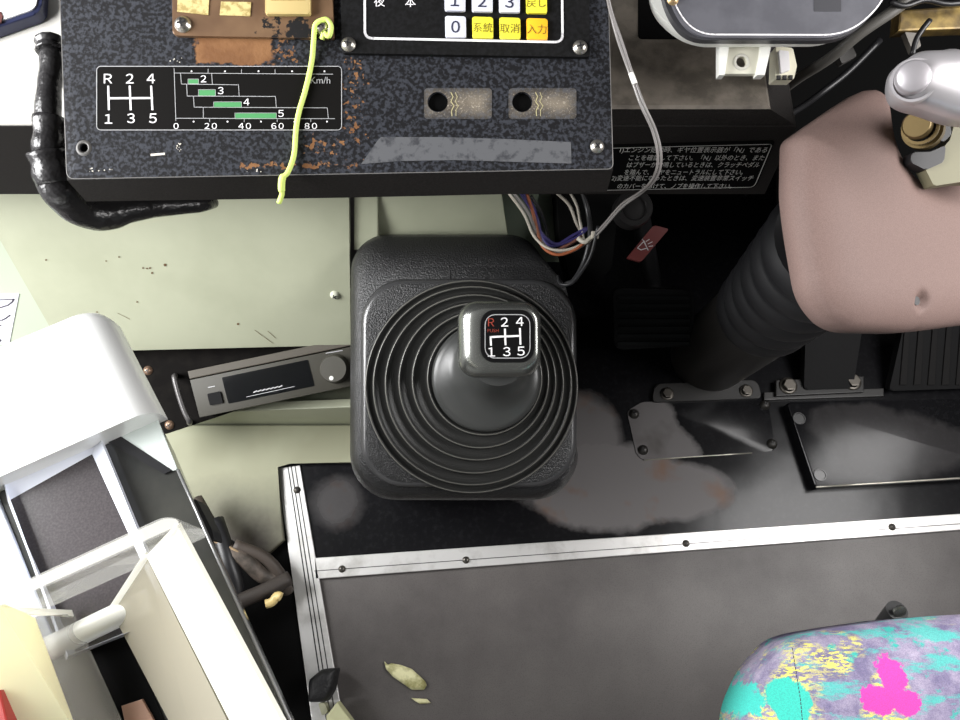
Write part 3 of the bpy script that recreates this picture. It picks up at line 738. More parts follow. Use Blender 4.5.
# bright panel with dark rim at the upper left
UL = level(.480, 15, 10)
t = thing('display_screen', 'white glossy panel with dark blue rim lying at the top left on the dashboard', 'screen', UL.w(0, 20, -.03))
bm = NB(); prism(bm, UL, rpoly([(-90, -60), (46, -60), (41, 12), (-90, 58)], [0, 0, 8, 0]), 0, -.009, .002); part('body', bm, mat('navy_rim', (40, 44, 70), .3), t, smooth=30)
bm = NB(); prism(bm, UL, rpoly([(-90, -60), (41, -60), (36, 8), (-90, 52)], [0, 0, 7, 0]), .0012, -.001); part('face', bm, mat('white_screen', (240, 240, 240), .3), t)
bm = NB(); prism(bm, UL, [(-8, 12), (-8, 25), (1, 22), (2.5, 16), (0, 11)], .002, .001); part('emblem', bm, mat('brownish_mark', (90, 50, 46), .5), t)

# ================================================================== INSTRUMENT CLUSTER
IC = facing(770, 10, .505)
t = thing('instrument_cluster', 'rounded grey instrument unit with white rim and perforated mounting tab', 'instrument', IC.w(770, 40, -.05))
IO = rpoly([(648, -90), (649, 6), (688, 41), (843, 40), (884, 0), (888, -90)], [0, 22, 26, 32, 22, 0], 8)
bm = NB(); prism(bm, IC, IO, -.004, -.016, .002, taper=.03); part('housing', bm, RIM, t, smooth=30)
IO2 = rpoly([(661, -90), (662, 3), (686, 40), (848, 40.5), (886, 0), (888, -90)], [0, 24, 26, 32, 22, 0], 8)
bm = NB(); prism(bm, IC, IO2, .002, -.004, .0008); part('bezel', bm, mat('bezel_grey', (60, 60, 63), .4), t, smooth=30)
IO3 = rpoly([(667, -90), (668, 1), (692, 37.5), (846, 38), (885, 0), (886, -90)], [0, 24, 26, 32, 24, 0], 8)
bm = NB(); prism(bm, IC, IO3, .0045, .002, .0006); part('face', bm, SILVERS, t, smooth=30)
bm = NB()
for a_, b3 in zip(IO3, IO3[1:]): line(bm, IC, *a_, *b3, 1.5, .0048)
part('edge_line', bm, WHITE, t)
bm = NB(); rect(bm, IC, 814, -20, 841, 11.5, .0047); part('dark_window', bm, mat('window_dark', (64, 64, 68), .4), t)
screw(t, IC, 671, 3, 5.2, mat('brass_screw', (176, 150, 110), .35, .7), h0=.0045)
TB = facing(747, 60, .525)
bm = NB(); prism(bm, TB, [(728, 36), (774, 36), (762, 74), (722, 74)], 0, -.004, .0006, [circ(741.5, 62, 5.2, 20, 6.2)[::-1]])
tb = part('mounting_tab', bm, mat('tab_cream', (214, 212, 196), .5), t)
for pp in ([(719.5, 36), (731, 36), (725, 75), (719.5, 75)], [(763, 36), (774, 36), (765, 75), (757, 75)]):
    bm = NB(); prism(bm, TB, pp, .004, -.004, .0006); part('tab_rib', bm, RIM, tb)
bm = NB(); rr = TB.mm(741, 62); lathe(bm, TB, 741.5, 62, [(rr * 5.4, 0), (rr * 5.7, .0008), (rr * 8, .0006), (rr * 8.6, 0)], 24); part('eyelet', bm, mat('eyelet', (196, 194, 184), .4), tb)
t = thing('connector', 'cream plastic plug connector beside the perforated mounting tab', 'connector', at(785, 80, .555))
CN = facing(785, 62, .55)
bm = NB(); prism(bm, CN, rpoly([(776, 46), (793, 48), (797, 66), (794, 79), (775, 79)], 1.5), 0, -.012, .001); part('shell', bm, CREAM, t)
bm = NB(); prism(bm, CN, rpoly([(779, 50), (789, 51), (790, 70), (781, 73)], 1), .003, 0, .0006); part('latch', bm, WHITE, t)
for i in range(3):
    bm = NB(); prism(bm, CN, [(777 + i * 6, 75), (781 + i * 6, 75), (781 + i * 6, 79), (777 + i * 6, 79)], .001, -.001, .0003); part('slot', bm, BLK, t)
bm = NB(); tube(bm, [at(780, 92, .66), at(800, 77, .63), at(830, 58, .60), at(862, 32, .58), at(900, 6, .57), at(930, -20, .57)], .0042, 10, 5)
solo('hose', bm, GREYT, 'grey tube running diagonally under the instrument unit', 'tube')
bm = NB(); tube(bm, [at(770, 125, .70), at(800, 108, .69), at(825, 90, .68), at(850, 70, .68), at(880, 40, .68)], .003, 8, 5)
solo('cable', bm, BWIRE, 'thin black cable below the grey tube behind the dashboard corner', 'cable')
CLIP = facing(850, 60, .615)
bm = NB(); prism(bm, CLIP, rpoly([(836, 48), (850, 40), (857, 56), (842, 64)], 2), 0, -.008, .001)
solo('cable_clip', bm, mat('clip_grey', (62, 60, 58), .5), 'dark grey clip holding the grey tube', 'clip')
CROSS = facing(880, 130, .80)
bm = NB(); prism(bm, CROSS, [(780, -60), (1050, -60), (1050, 260), (780, 260)], 0, -.01)  # black sheet that paints the dark void behind column and lever
solo('darkness', bm, VOID, 'black bulkhead sheet behind the steering column and lever', 'panel')
BB = facing(920, 20, .58)
t = thing('mounting_bar', 'dull brass coloured bar at the top right corner', 'bar', BB.w(920, 30))
bm = NB(); prism(bm, BB, [(900, 10), (1010, 2), (1010, 27), (898, 31)], 0, -.012, .0015); part('bar', bm, mat('tarnished_brass', (140, 118, 66), .4, .4, var=((84, 68, 40), 50, .4, .6)), t)
bm = NB(); prism(bm, BB, rpoly([(905, 32), (918, 33), (921, 46), (913, 52)], 1), -.002, -.008, .0008); part('clamp', bm, mat('clamp_grey', (110, 106, 100), .5), t)
for pts in ([(890, 2), (905, 6), (925, 0), (950, 4), (985, -2)], [(912, 55), (916, 40), (922, 30), (930, 20)]):
    bm = NB(); tube(bm, [at(x, y, .565) for x, y in pts], .002, 8, 4); o = solo('wire', bm, BWIRE, 'black wire lying over the brass bar' if pts[0][1] < 10 else 'black wire rising behind the brass bar', 'wire')

# ------------------------------------------------------------------ lever (top right)
LV = facing(925, 85, .47)
t = thing('hand_lever', 'brushed metal lever arm with round push button at the right edge', 'lever', LV.w(925, 110, -.03))
bm = NB(); pillow(bm, LV, rpoly([(898, 84), (901, 64), (918, 51), (948, 50), (1040, 53), (1040, 128), (955, 117), (934, 109), (912, 103), (902, 97)], [14, 14, 12, 8, 0, 0, 10, 10, 8, 8], 6), .016, .012, .014, .0020)
part('arm', bm, CHROME, t, smooth=180)
LV2 = PL(LV.o + LV.n * .0105, (LV.n + RT * -.42 + DN * .12).normalized())
bm = NB(); r = LV.mm(918, 80)
lathe(bm, LV2, 914, 80, [(r * 22, -.008), (r * 22, -.001), (r * 21, .0005), (r * 18.5, .0005)], 36)
part('collar', bm, CHROME, t, smooth=50)
bm = NB(); lathe(bm, LV2, 912, 79, [(r * 16, -.002), (r * 16, .006), (r * 15.2, .008), (r * 13.5, .009), (0, .0094)], 36)
part('push_button', bm, mat('button_alloy', (170, 166, 170), .42, .5), t, smooth=50)
HB = facing(925, 140, .53)
t = thing('hinge_bracket', 'brass bolt with collar and olive bracket under the metal lever', 'bracket', HB.w(930, 175, -.03))
HB2 = PL(HB.o, (HB.n - RT * .75 + DN * .1).normalized())
bm = NB(); r = HB.mm(920, 127)
lathe(bm, HB2, 921, 128, [(r * 19, -.016), (r * 19, -.005), (r * 15, -.005), (r * 15, .001), (r * 17, .001), (r * 17, .004), (r * 14, .004)], 30); part('collar', bm, GOLD, t, smooth=35)
bm = NB(); lathe(bm, HB2, 919, 127, [(r * 13.5, .003), (r * 13.5, .010), (r * 12, .0115), (0, .0115)], 30); part('bolt_head', bm, GOLD, t, smooth=35)
bm = NB(); prism(bm, HB, rpoly([(925, 168), (950, 140), (956, 118), (1010, 118), (1010, 182), (960, 182), (934, 186)], 2), -.012, -.024, .002); part('bracket', bm, OLIVE, t)
bm = NB(); prism(bm, HB, rpoly([(912, 152), (930, 152), (946, 145), (944, 162), (926, 170), (910, 162)], 3), -.010, -.020, .002); part('rubber_clamp', bm, mat('rubber_black', (28, 28, 30), .5), t)
bm = NB(); prism(bm, HB, rpoly([(936, 118), (948, 114), (952, 134), (944, 142), (936, 138)], 2), -.006, -.016, .001); part('clip', bm, BLK, t)

# ================================================================== STEERING COLUMN COVER
CC = facing(880, 220, .56)
t = thing('column_cover', 'mauve brown plastic steering column cover with screw recess at the right', 'cover', CC.w(880, 325, -.05))
CO = rpoly([(792, 195), (793, 138), (848, 100), (867, 88), (880, 100), (887, 150), (906, 180), (930, 185), (962, 165), (1060, 110), (1060, 312), (905, 333), (835, 331), (808, 300), (796, 230)],
           [10, 8, 10, 10, 18, 20, 18, 14, 10, 0, 0, 20, 24, 24, 20], 7)
def cov(a, b, d):
    px0, py0 = CC.l(925, 299); g = ((a - px0) ** 2 + (b - py0) ** 2) ** .5
    return -.004 * math.exp(-(g / .0045) ** 4)
CC2 = PL(CC.o, (CC.n + RT * .44 - DN * .06).normalized())
q_ = CC2.w(922, 300, .018) - CC2.o; SA, SB_ = q_.dot(CC2.ex), q_.dot(CC2.ey)
bm = NB(); pillow(bm, CC2, CO, .012, .020, .034, .0028, lambda a, b, d: -.006 * math.exp(-(((a - SA) ** 2 + (b - SB_) ** 2) ** .5 / .0056) ** 4))
part('shell', bm, BROWNCOVER, t, smooth=180)
bm = NB(); q2 = [(SA + .0032 * math.cos(i * PI / 8), SB_ + .0032 * math.sin(i * PI / 8)) for i in range(16)]; prism_l(bm, CC2, q2, .0140, .0120); part('screw_hole', bm, BLK, t)

# ------------------------------------------------------------------ steering column
t = thing('steering_column', 'dark steering column with ribbed rubber bellows rising from the footwell floor', 'steering column', FLOOR.w(700, 392))
p0 = FLOOR.w(707, 356) + Vector((0, 0, -.012)); p1 = at(762, 314, .85); p2 = at(838, 240, .66)
ax = (p1 - p0).normalized()
bm = NB(); tube(bm, [p0, p0 + (p1 - p0) * .5, p1, p1 + (p1 - p0) * .3], .049, 32, 3)
part('tube', bm, mat('column_grey', (40, 38, 36), .5), t, smooth=60)
def bel(u):
    f = (u * 6.0) % 1
    return .0475 + .006 * u + .0055 * math.sin(f * PI)
bm = NB(); tube(bm, [p1, p1 + (p2 - p1) * .33, p1 + (p2 - p1) * .66, p2], bel, 36, 20)
part('bellows', bm, mat('bellows_black', (26, 26, 28), .5), t, smooth=60)
bm = NB(); prism(bm, FLOOR, rpoly([(655, 384), (757, 380), (762, 398), (652, 402)], 5), .008, 0, .0015)
fp = part('flange', bm, mat('flange_dark', (34, 33, 32), .5), t)
FL8 = level(.008)
for x, y in ((667, 394), (746, 391)): bolt(t, FL8, x, y, 5)

# ------------------------------------------------------------------ pedals
PD = PL(at(653, 320, .93), (Vector((0, -.55, .84))).normalized())
t = thing('brake_pedal', 'square ribbed rubber foot pedal left of the steering column', 'pedal', at(653, 330, 1.0))
bm = NB(); prism(bm, PD, rpoly([(613, 288), (693, 290), (695, 346), (615, 350)], 8), 0, -.014, .003)
part('pad', bm, mat('pedal_rubber', (20, 21, 22), .7, spec=.2), t, smooth=30)
for i in range(7):
    y = 296 + i * 7.6; bm = NB(); prism(bm, PD, [(618, y), (690, y), (690, y + 3.6), (618, y + 3.6)], .0025, -.001, .0006); part('rib', bm, mat('pedal_rib', (25, 27, 28), .7, spec=.2), t)
bm = NB(); tube(bm, [PD.w(655, 315, -.012), PD.w(652, 280, -.03), at(640, 215, .88), at(632, 170, .82)], .011, 10, 4); part('arm', bm, BLK, t)
# pedal pad hanging arm goes up under the dashboard; two wider floor pedals to the right
for nm, poly, lb in (('accelerator_pedal', [(806, 318), (864, 318), (853, 388), (804, 390)], 'plain dark floor pedal between the bellows and the black hatch cover'),
                     ('floor_pedal', [(905, 320), (975, 318), (980, 388), (889, 391)], 'wide ribbed dark floor pedal near the right edge of the footwell')):
    pp = PL(FLOOR.w(*poly[-1]) + Vector((0, 0, .016)), Vector((0, -.45, .89)))
    t = thing(nm, lb, 'pedal', FLOOR.w(*poly[-1]))
    bm = NB(); prism(bm, pp, rpoly(poly, 4), 0, -.012, .002); part('pad', bm, mat('floor_pedal_rubber', (18, 18, 19), .7, spec=.2, bump=(200, .2)), t)
    if nm == 'floor_pedal':
        for i in range(5):
            x = 905 + i * 14; bm = NB(); prism(bm, pp, [(x, 326), (x + 5, 326), (x + 2, 385), (x - 5, 385)], .002, -.001, .0005); part('rib', bm, mat('pedal_rib2', (24, 23, 23), .7, spec=.2), t)
    bm = NB(); w = pp.w((poly[2][0] + poly[3][0]) / 2, poly[2][1] - 8); box_l(bm, PL((w.x, w.y, 0), (0, 0, 1)), -.022, -.006, .022, .02, w.z - .006, .0015, .002); part('hinge', bm, BLK, t)
t = thing('pedal_bracket', 'low black bracket bar with two hexagon bolts behind the hatch covers', 'bracket', FLOOR.w(810, 395))
bm = NB(); prism(bm, FLOOR, [(764, 392), (884, 388), (884, 396), (764, 400)], .007, .001, .001); part('bar', bm, mat('bracket_black', (30, 29, 28), .45), t)
for x, y in ((788, 386), (852, 382)): bolt(t, level(.012), x, y, 6.5)
bm = NB(); prism(bm, FLOOR, [(776, 380), (864, 376), (864, 392), (776, 396)], .012, .007, .001); part('spacer', bm, mat('spacer_black', (24, 23, 22), .5), t)

# ------------------------------------------------------------------ floor hatches
def hatch(label, poly, th, screws, holes, patches, edge):
    t = thing('hatch_cover', label, 'hatch cover', FLOOR.w(*poly[3]))
    b = BASE[t.name]
    pt = [(FLOOR.w(x, y).x - b.x, FLOOR.w(x, y).y - b.y, rx, ry, .1, .8, k) for x, y, rx, ry, k in patches]
    bm = NB(); prism(bm, FLOOR, rpoly(poly, [4] * len(poly)), th, .001, .0016)
    part('plate', bm, foot_mat('hatch_black', pt, (80, 76, 74)), t, smooth=40)
    HL = level(th)
    for x, y in screws: screw(t, HL, x, y, 4.6, mat('hatch_screw', (60, 58, 55), .4, .6))
    for x, y in holes:
        bm = NB(); r = HL.mm(x, y) * 6.2; lathe(bm, HL, x, y, [(0, .0003), (r * .8, .0003), (r * .85, .0012), (r, .0012), (r * 1.05, 0)], 24); part('plug', bm, mat('plug_black', (20, 20, 21), .3), t, smooth=40)
    bm = NB(); e = edge
    tube(bm, [HL.w(*e[0], .0002), HL.w((e[0][0] + e[1][0]) / 2, (e[0][1] + e[1][1]) / 2, .0002), HL.w(*e[1], .0002)], e[2], 8, 2); part('bright_edge', bm, mat('bare_edge', (196, 192, 180), .3, .7), t)
hatch('flat black hatch cover with worn corner beside the shift lever', [(627, 411), (642, 402), (768, 398), (776, 450), (760, 453), (644, 460), (637, 456)], .003, ((634, 414), (643, 450), (772, 444), (765, 405)), (),
      ((648, 428, .034, .05, .9), (672, 452, .034, .03, .9)), ((644, 460), (752, 453), .0008))
hatch('raised black hatch cover with bright front edge at the right', [(787, 402), (1010, 396), (1030, 476), (816, 488)], .018, (), ((799, 418.5), (820, 475)),
      ((850, 430, .06, .03, .16), (890, 450, .09, .04, .16)), ((816, 487), (1020, 474.5), .0013))  # faint grey patches painted in for the sheen on the cover
# ================================================================== SHIFT LEVER
FP = facing(470, 385, .75)
t = thing('gear_shift', 'short gear shift lever with silver knob on a black bellows housing', 'gear shift', FLOOR.w(466, 480))
def loopw(pl, pts, h=0): return [pl.w(x, y, h) for x, y in pts]
N6 = 8
base_l = loopw(FLOOR, rrect(368, 330, 560, 497, 30, N6), .001)
mid_l = loopw(FP, rrect(351, 262, 577, 499, 42, N6), -.03)
def rr2(x0, y0, x1, y1, ins, r, n, il=1):   # rounded rect whose back edge is narrower
    pts = []
    for cx, cy, a in ((x1 - r, y1 - r, 0), (x0 + r, y1 - r, 90), (x0 + il + r * .8, y0 + r * .8, 180), (x1 - ins - r * .8, y0 + r * .8, 270)):
        q = r if a < 180 else r * .8
        for i in range(n + 1):
            tt = math.radians(a + 90 * i / n); pts.append((cx + q * math.cos(tt), cy + q * math.sin(tt)))
    return pts
m0 = loopw(FP, rr2(353, 236, 577, 496, 34, 46, N6), -.075)
m1 = loopw(FP, rr2(350, 234.5, 578, 500, 34, 46, N6), -.028)
m2 = loopw(FP, rr2(352, 237, 577, 498, 32, 46, N6), -.018)
m3 = loopw(FP, rr2(358, 266, 576.5, 491, 8, 44, N6), -.005)
fl_ = [loopw(FP, rrect(361 + 6.5 * (1 - math.cos(a)), 279 + 6.5 * (1 - math.cos(a)), 576.5 - 6.5 * (1 - math.cos(a)), 487.5 - 6.5 * (1 - math.cos(a)), 44 - 4 * (1 - math.cos(a)), N6), -.005 + .0062 * math.sin(a)) for a in [i * PI / 12 for i in range(7)]]
bm = NB(); loft(bm, [base_l, m0, m1, m2, m3])
part('housing', bm, PLASTIC, t, smooth=60)
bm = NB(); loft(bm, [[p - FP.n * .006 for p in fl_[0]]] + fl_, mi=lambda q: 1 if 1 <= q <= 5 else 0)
part('flange', bm, [PLASTIC, mat('flange_highlight', (62, 62, 63), .24, spec=.8, bump=(900, .25, .0006))], t, 'bevelled square top flange with grained surface', smooth=70)  # second material paints the bright highlight along the flange bevel
bm = NB(); tube(bm, [FP.w(447, 239, -.018), FP.w(449, 266, -.0050), FP.w(450, 279, -.0044)], .0004, 6, 1); part('mould_seam', bm, BLK, t)
# bellows: stepped terraces, each ring leaning towards the lever
mmp = .75 / FPX
rings = [(471.5, 386.5, 106.5), (472.5, 385.5, 99), (474.5, 383.5, 88.5), (477.5, 381, 77.5), (480.5, 379, 67), (484.5, 377, 56)]
prof = []
h = .0015
prof.append((*rings[0], 0.0))
for i, (cx, cy, r) in enumerate(rings):
    prof += [(cx, cy, r, h), (cx, cy, r - .5, h + .0022), (cx, cy, r - 1.6, h + .0030), (cx, cy, r - 2.8, h + .0022), (cx, cy, r - 3.6, h + .0006)]
    if i < 5:
        nx, ny, nr = rings[i + 1]; prof.append((nx, ny, nr + 1.2, h + .0002)); h += .0052
prof += [(486, 376.5, 51, h + .0006)]
bm = NB(); loops = []
for cx, cy, r, hh in prof:
    a, b = FP.l(cx, cy); rm = r * mmp
    loops.append([FP.p(a + rm * math.cos(2 * PI * j / 72), b + rm * math.sin(2 * PI * j / 72), hh) for j in range(72)])
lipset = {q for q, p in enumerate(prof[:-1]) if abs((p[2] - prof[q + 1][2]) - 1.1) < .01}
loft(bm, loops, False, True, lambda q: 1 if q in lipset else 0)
part('bellows', bm, [RUBBER, mat('lip_highlight', (104, 103, 98), .26)], t, smooth=75)  # paler glossy lips paint the highlight line on each ring
bm = NB(); loops = []
for cx, cy, r, hh in ((486, 376.5, 52.5, h), (486, 376.5, 52.3, h + .005), (486.5, 376, 50.5, h + .0075), (487, 375.5, 47, h + .009), (489, 373, 40, h + .011), (492, 368, 33, h + .018), (494, 362, 29, h + .032), (496, 356, 27, h + .055)):
    a, b = FP.l(cx, cy); rm = r * mmp
    loops.append([FP.p(a + rm * math.cos(2 * PI * j / 56), b + rm * math.sin(2 * PI * j / 56), hh) for j in range(56)])
loft(bm, loops, False, True)
part('boot_collar', bm, mat('collar_grey', (62, 63, 62), .3), t, smooth=45)
KN = PL(at(502, 338, .632), (-FW + RT * .06 + DN * .05).normalized())
def sq(cx, cy, hw, hh, r, n=8): return rrect(cx - hw, cy - hh, cx + hw, cy + hh, r, n)
mk = .632 / FPX
def kl(cx, cy, hw, hh, r, h):
    a, b = KN.l(cx, cy); return [KN.p(a + (x - cx) * mk, b - (y - cy) * mk, h) for x, y in sq(cx, cy, hw, hh, r)]
bm = NB()
lw = [kl(500, 346, 28, 26, 24, -.075), kl(500, 346, 30, 27, 24, -.055), kl(500, 345, 33, 29, 24, -.042), kl(500, 343, 37, 33, 22, -.032), kl(500, 341, 40.5, 37, 20, -.022), kl(500, 340, 41.8, 38.8, 19, -.012), kl(500.5, 339.5, 41, 38, 19, -.004),
      kl(502, 338.5, 38, 34.5, 18, .0015), kl(504, 337.5, 33.5, 30.5, 16, .0042), kl(506.5, 336.5, 28.5, 27, 13, .0052), kl(507, 336.5, 26, 25, 12, .0050)]
loft(bm, lw)
kn = part('knob', bm, SATIN, t, smooth=70)
KT = PL(KN.p(0, 0, .0051), KN.n)
bm = NB(); prism(bm, KT, rrect(480.5, 309.8, 534.5, 362.6, 14, 7), .0008, -.002, .0003); bd = part('badge', bm, mat('badge_black', (10, 10, 11), .25), kn)
bm = NB(); HH = .0011
frame(bm, KT, rrect(485, 314.6, 529.8, 358, 10, 5), .8, HH, 1)
for s, x, y in (('2', 504.3, 322), ('4', 519.6, 321.5), ('1', 491.3, 352), ('3', 506.6, 351.6), ('5', 520.8, 351)): text(bm, KT, s, x, y, 8.8, HH, 0, .02, .006, 1.14)
for a_ in ((490.5, 337, 520, 335.8), (490.5, 337, 490.9, 344.6), (504.8, 329.5, 505.4, 344.2), (519.8, 329, 520.3, 343.6)): line(bm, KT, *a_, 1.9, HH)
text(bm, KT, 'R', 491, 322.3, 8.0, HH, 2, 0, 0, 1.0); text(bm, KT, 'PUSH', 493, 330.6, 3.4, HH, 2, 0, -.012, 1.0)
part('shift_pattern', bm, [WHITE, GREYINK, mat('faded_red', (150, 54, 34), .5)], bd) if False else part('shift_pattern', bm, [WHITE, GREYINK, REDINK], kn)

# ================================================================== WIRES UNDER THE PANEL
t = thing('wiring_harness', 'loop of coloured wires tied together under the control panel', 'wiring', at(560, 260, .75))
W = lambda pts, r, m, nm='wire', lb=None: (lambda bm: (tube(bm, [at(*p) for p in pts], r, 8, 6), part(nm, bm, m, t, lb)))(NB())
W([(508, 192, .66), (524, 214, .67), (534, 236, .68), (548, 248, .68), (566, 250, .68), (586, 243, .68)], .0013, WWIRE, lb='white wire')
W([(513, 192, .665), (529, 214, .675), (538, 236, .683), (552, 251, .683), (570, 252, .683), (588, 242, .68)], .0014, GWIRE, lb='grey wire')
W([(520, 192, .67), (533, 212, .68), (541, 232, .688), (556, 244, .69), (572, 236, .69), (586, 228, .69)], .0015, PURPLE, lb='violet wire')
W([(524, 192, .675), (535, 210, .685), (542, 236, .69), (553, 246, .69), (576, 238, .69), (590, 226, .69)], .0015, PURPLE, lb='violet wire')
W([(527, 194, .67), (534, 216, .68), (541, 244, .682), (556, 254.5, .68), (574, 250, .68), (590, 238, .676)], .0014, ORANGE, lb='orange wire')
W([(531, 196, .672), (540, 210, .68), (545, 224, .69), (548, 236, .70)], .0014, BWIRE, lb='black wire')
W([(534, 218, .683), (546, 250, .684), (566, 246, .684), (582, 236, .684)], .0014, BROWNW, lb='brown wire')
W([(556, 192, .68), (569, 205, .685), (576, 222, .69), (580, 230, .695), (584, 240, .69)], .0014, WWIRE, lb='white wire')
W([(570, 192, .68), (577, 206, .685), (580, 222, .69), (583, 236, .69)], .0013, WWIRE, lb='white wire')
W([(582, 190, .675), (588, 212, .68), (590, 236, .675), (584, 262, .68), (574, 280, .70), (566, 284, .71)], .0022, BWIRE, lb='thick black wire')
W([(598, 226, .66), (592, 252, .67), (584, 268, .68), (572, 283, .70), (561, 284, .71), (558, 276, .72)], .0015, BWIRE, lb='black wire')
bm = NB(); tube(bm, [at(578, 238, .674), at(585, 242, .672), at(593, 236, .672), at(596, 233, .672)], .0022, 8, 4); part('cable_tie', bm, WWIRE, t, 'white cable tie')
bm = NB(); box_l(bm, facing(595, 235, .67), -.003, -.003, .003, .003, .003, -.003, .001); part('tie_head', bm, WWIRE, t)
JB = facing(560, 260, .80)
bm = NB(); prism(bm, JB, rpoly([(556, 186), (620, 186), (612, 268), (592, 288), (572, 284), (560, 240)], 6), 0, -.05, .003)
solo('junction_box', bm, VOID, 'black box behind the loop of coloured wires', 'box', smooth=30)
# thin clear wire pair over the panel's right edge
t = thing('twin_wire', 'thin twin wire looping down past the right edge of the control panel', 'wire', at(620, 230, .6))
for o_, mm in ((0, mat('clear_sleeve', (128, 124, 122), .25)), (3.2, GWIRE)):
    bm = NB(); tube(bm, [at(603 + o_ * .2, -25, .47), at(610 + o_ * .3, 10, .48), at(618 + o_, 40, .485), at(630 + o_ * .8, 74, .49), at(641 + o_, 105, .49), at(653 + o_, 132, .50), at(658 + o_, 158, .51), at(653 + o_, 178, .525), at(640 + o_ * .7, 192, .55), at(622, 204 + o_, .59), at(606, 222 + o_, .63), at(597, 232 + o_, .66)], .00095, 8, 6)
    part('strand', bm, mm, t)
bm = NB(); tube(bm, [at(631, 73, .4895), at(635, 84, .4895)], .0018, 8, 2); part('splice', bm, RIM, t)
# red lever tag with horn symbol, round knob behind
RTG = facing(648, 240, .78)
t = thing('red_tag', 'dark red plastic tab with white horn symbol hanging beneath the dashboard', 'tab', RTG.w(640, 262))
bm = NB(); prism(bm, RTG, rpoly([(654, 225), (669, 229), (641, 262), (627, 258)], 2), 0, -.006, .0012); part('tab', bm, RED, t)
bm = NB()
hs = [((637.5, 248), (644, 241)), ((637.5, 248), (641, 250)), ((641, 250), (647, 248)), ((644, 241), (647, 248)), ((642.5, 239.5), (648, 250)), ((648, 244), (652, 242)), ((649, 246.5), (652.5, 246)), ((646, 241.5), (649, 239.5))]
for a_, b3 in hs: line(bm, RTG, *a_, *b3, .8, .0004)
part('horn_symbol', bm, GREYINK, t)
RK = facing(634, 206, .76)
bm = NB(); r = RK.mm(634, 206)
lathe(bm, RK, 634, 208, [(r * 19, -.02), (r * 19, 0), (r * 18, .003), (r * 13, .003), (r * 12, .0), (r * 6, 0), (0, .001)], 32)
solo('round_cap', bm, mat('cap_black', (30, 29, 29), .4), 'round black cap under the dashboard above the red tab', 'cap', smooth=40)

# ================================================================== FARE BOX (lower left)
FB = level(.44, 100, 500)
t = thing('fare_box', 'fare collection box with rounded silver hood and dark inset window', 'fare box', (FLOOR.w(-60, 560).x, FLOOR.w(-60, 560).y, 0))
HD = level(.462, 60, 400)
F1, B1 = HD.w(153, 408.5), HD.w(97, 299)
dl = (HD.w(-170, 552) - F1).normalized(); db = (B1 - F1).normalized(); RR = .016; LW = .30
sec = [(0, -.026)] + [(RR * (1 - math.cos(a)), -RR * (1 - math.sin(a))) for a in [i * PI / 14 for i in range(8)]] + [(LW, 0), (LW, -.026)]
LB = (B1 - F1).length; bm = NB(); loops = []
for dd, drop in ((0, .0), (.001, -.0008 * 0), (LB - .012, 0), (LB - .006, .0015), (LB - .002, .005), (LB, .011)):
    loops.append([F1 + db * dd + dl * (q + (.006 * max(0, 1 - (LB - dd) / .012) if q < .05 else 0)) + Vector((0, 0, max(-.026, z - drop))) for q, z in sec])
loft(bm, loops)
part('hood', bm, HOOD, t, smooth=60)
bm = NB(); prism(bm, FB, rpoly([(-180, 540), (0, 466), (104, 418), (152, 408), (180, 474), (345, 840), (-180, 1050)], [0, 0, 0, 4, 4, 0, 0]), 0, -.05, .0015, taper=.26)
part('body', bm, SMOKE, t)
bm = NB(); q = [FB.w(x, y, -.05) for x, y in ((-140, 600), (10, 535), (70, 660), (-100, 740))]
lo = [Vector((v.x, v.y, 0)) for v in q]; loft(bm, [lo, q]); part('pedestal', bm, mat('pedestal_dark', (36, 36, 36), .5), t)
FB1 = PL(FB.o + FB.n * .0006, FB.n)
bm = NB(); prism(bm, FB1, rpoly([(103, 424), (153, 408.5), (177, 469), (172, 471)], [1, 6, 2, 2]), .001, -.0006, .0004); part('end_plate', bm, PALE, t)
bm = NB(); prism(bm, FB1, [(103, 427), (108, 428), (172, 470), (164, 474), (108, 442)], .0014, -.0006); part('dark_band', bm, mat('band_black', (34, 34, 36), .2), t)
# window
WN = [(5, 474), (96, 431), (172, 612), (75, 655)]
def inset(p, k): c = (sum(x for x, _ in p) / 4, sum(y for _, y in p) / 4); return [(x + (c[0] - x) * k, y + (c[1] - y) * k) for x, y in p]
W2 = [(14, 488), (91, 448), (160, 606), (84, 640)]
bm = NB()
lo = [FB.w(x, y, .0024) for x, y in [(8, 502), (92, 455), (166, 616), (76, 652)]]
hi = [FB.w(x, y, .009) for x, y in [(2, 477), (97, 431), (172, 615), (68, 656)]]
out = [FB.w(x, y, .0002) for x, y in [(0, 475), (98, 428), (176, 616), (66, 660)]]
loft(bm, [out, hi, lo], False, False); part('window_rim', bm, EDGEW, t, 'bright bevelled window rim')  # white rim whose wide top slope also paints a band of reflection
bm = NB(); prism(bm, PL(FB.o + FB.n * .0006, FB.n), [(5, 497), (93, 450), (168, 618), (73, 655)], .002, 0)
part('window_pane', bm, GLAZE, t)
bm = NB(); prism(bm, FB1, [(-60, 508), (-8, 484), (58, 652), (-36, 700)], .002, -.0006, .0008); part('left_frame', bm, mat('left_frame_white', (196, 200, 208), .3), t)
bm = NB()
e1, e2 = (178, 470), (292, 724)
tube(bm, [FB.w(e1[0], e1[1], .001), FB.w((e1[0] + e2[0]) / 2, (e1[1] + e2[1]) / 2, .001), FB.w(*e2, .001), FB.w(345, 842, .001)], .0011, 8, 2); part('edge_trim', bm, mat('edge_steel', (150, 150, 150), .3, .7), t)
bm = NB(); prism(bm, level(.40, 190, 500), rpoly([(186, 495), (197, 500), (212, 530), (214, 540), (204, 538)], 2), 0, -.02, .002); part('latch', bm, BLK, t)
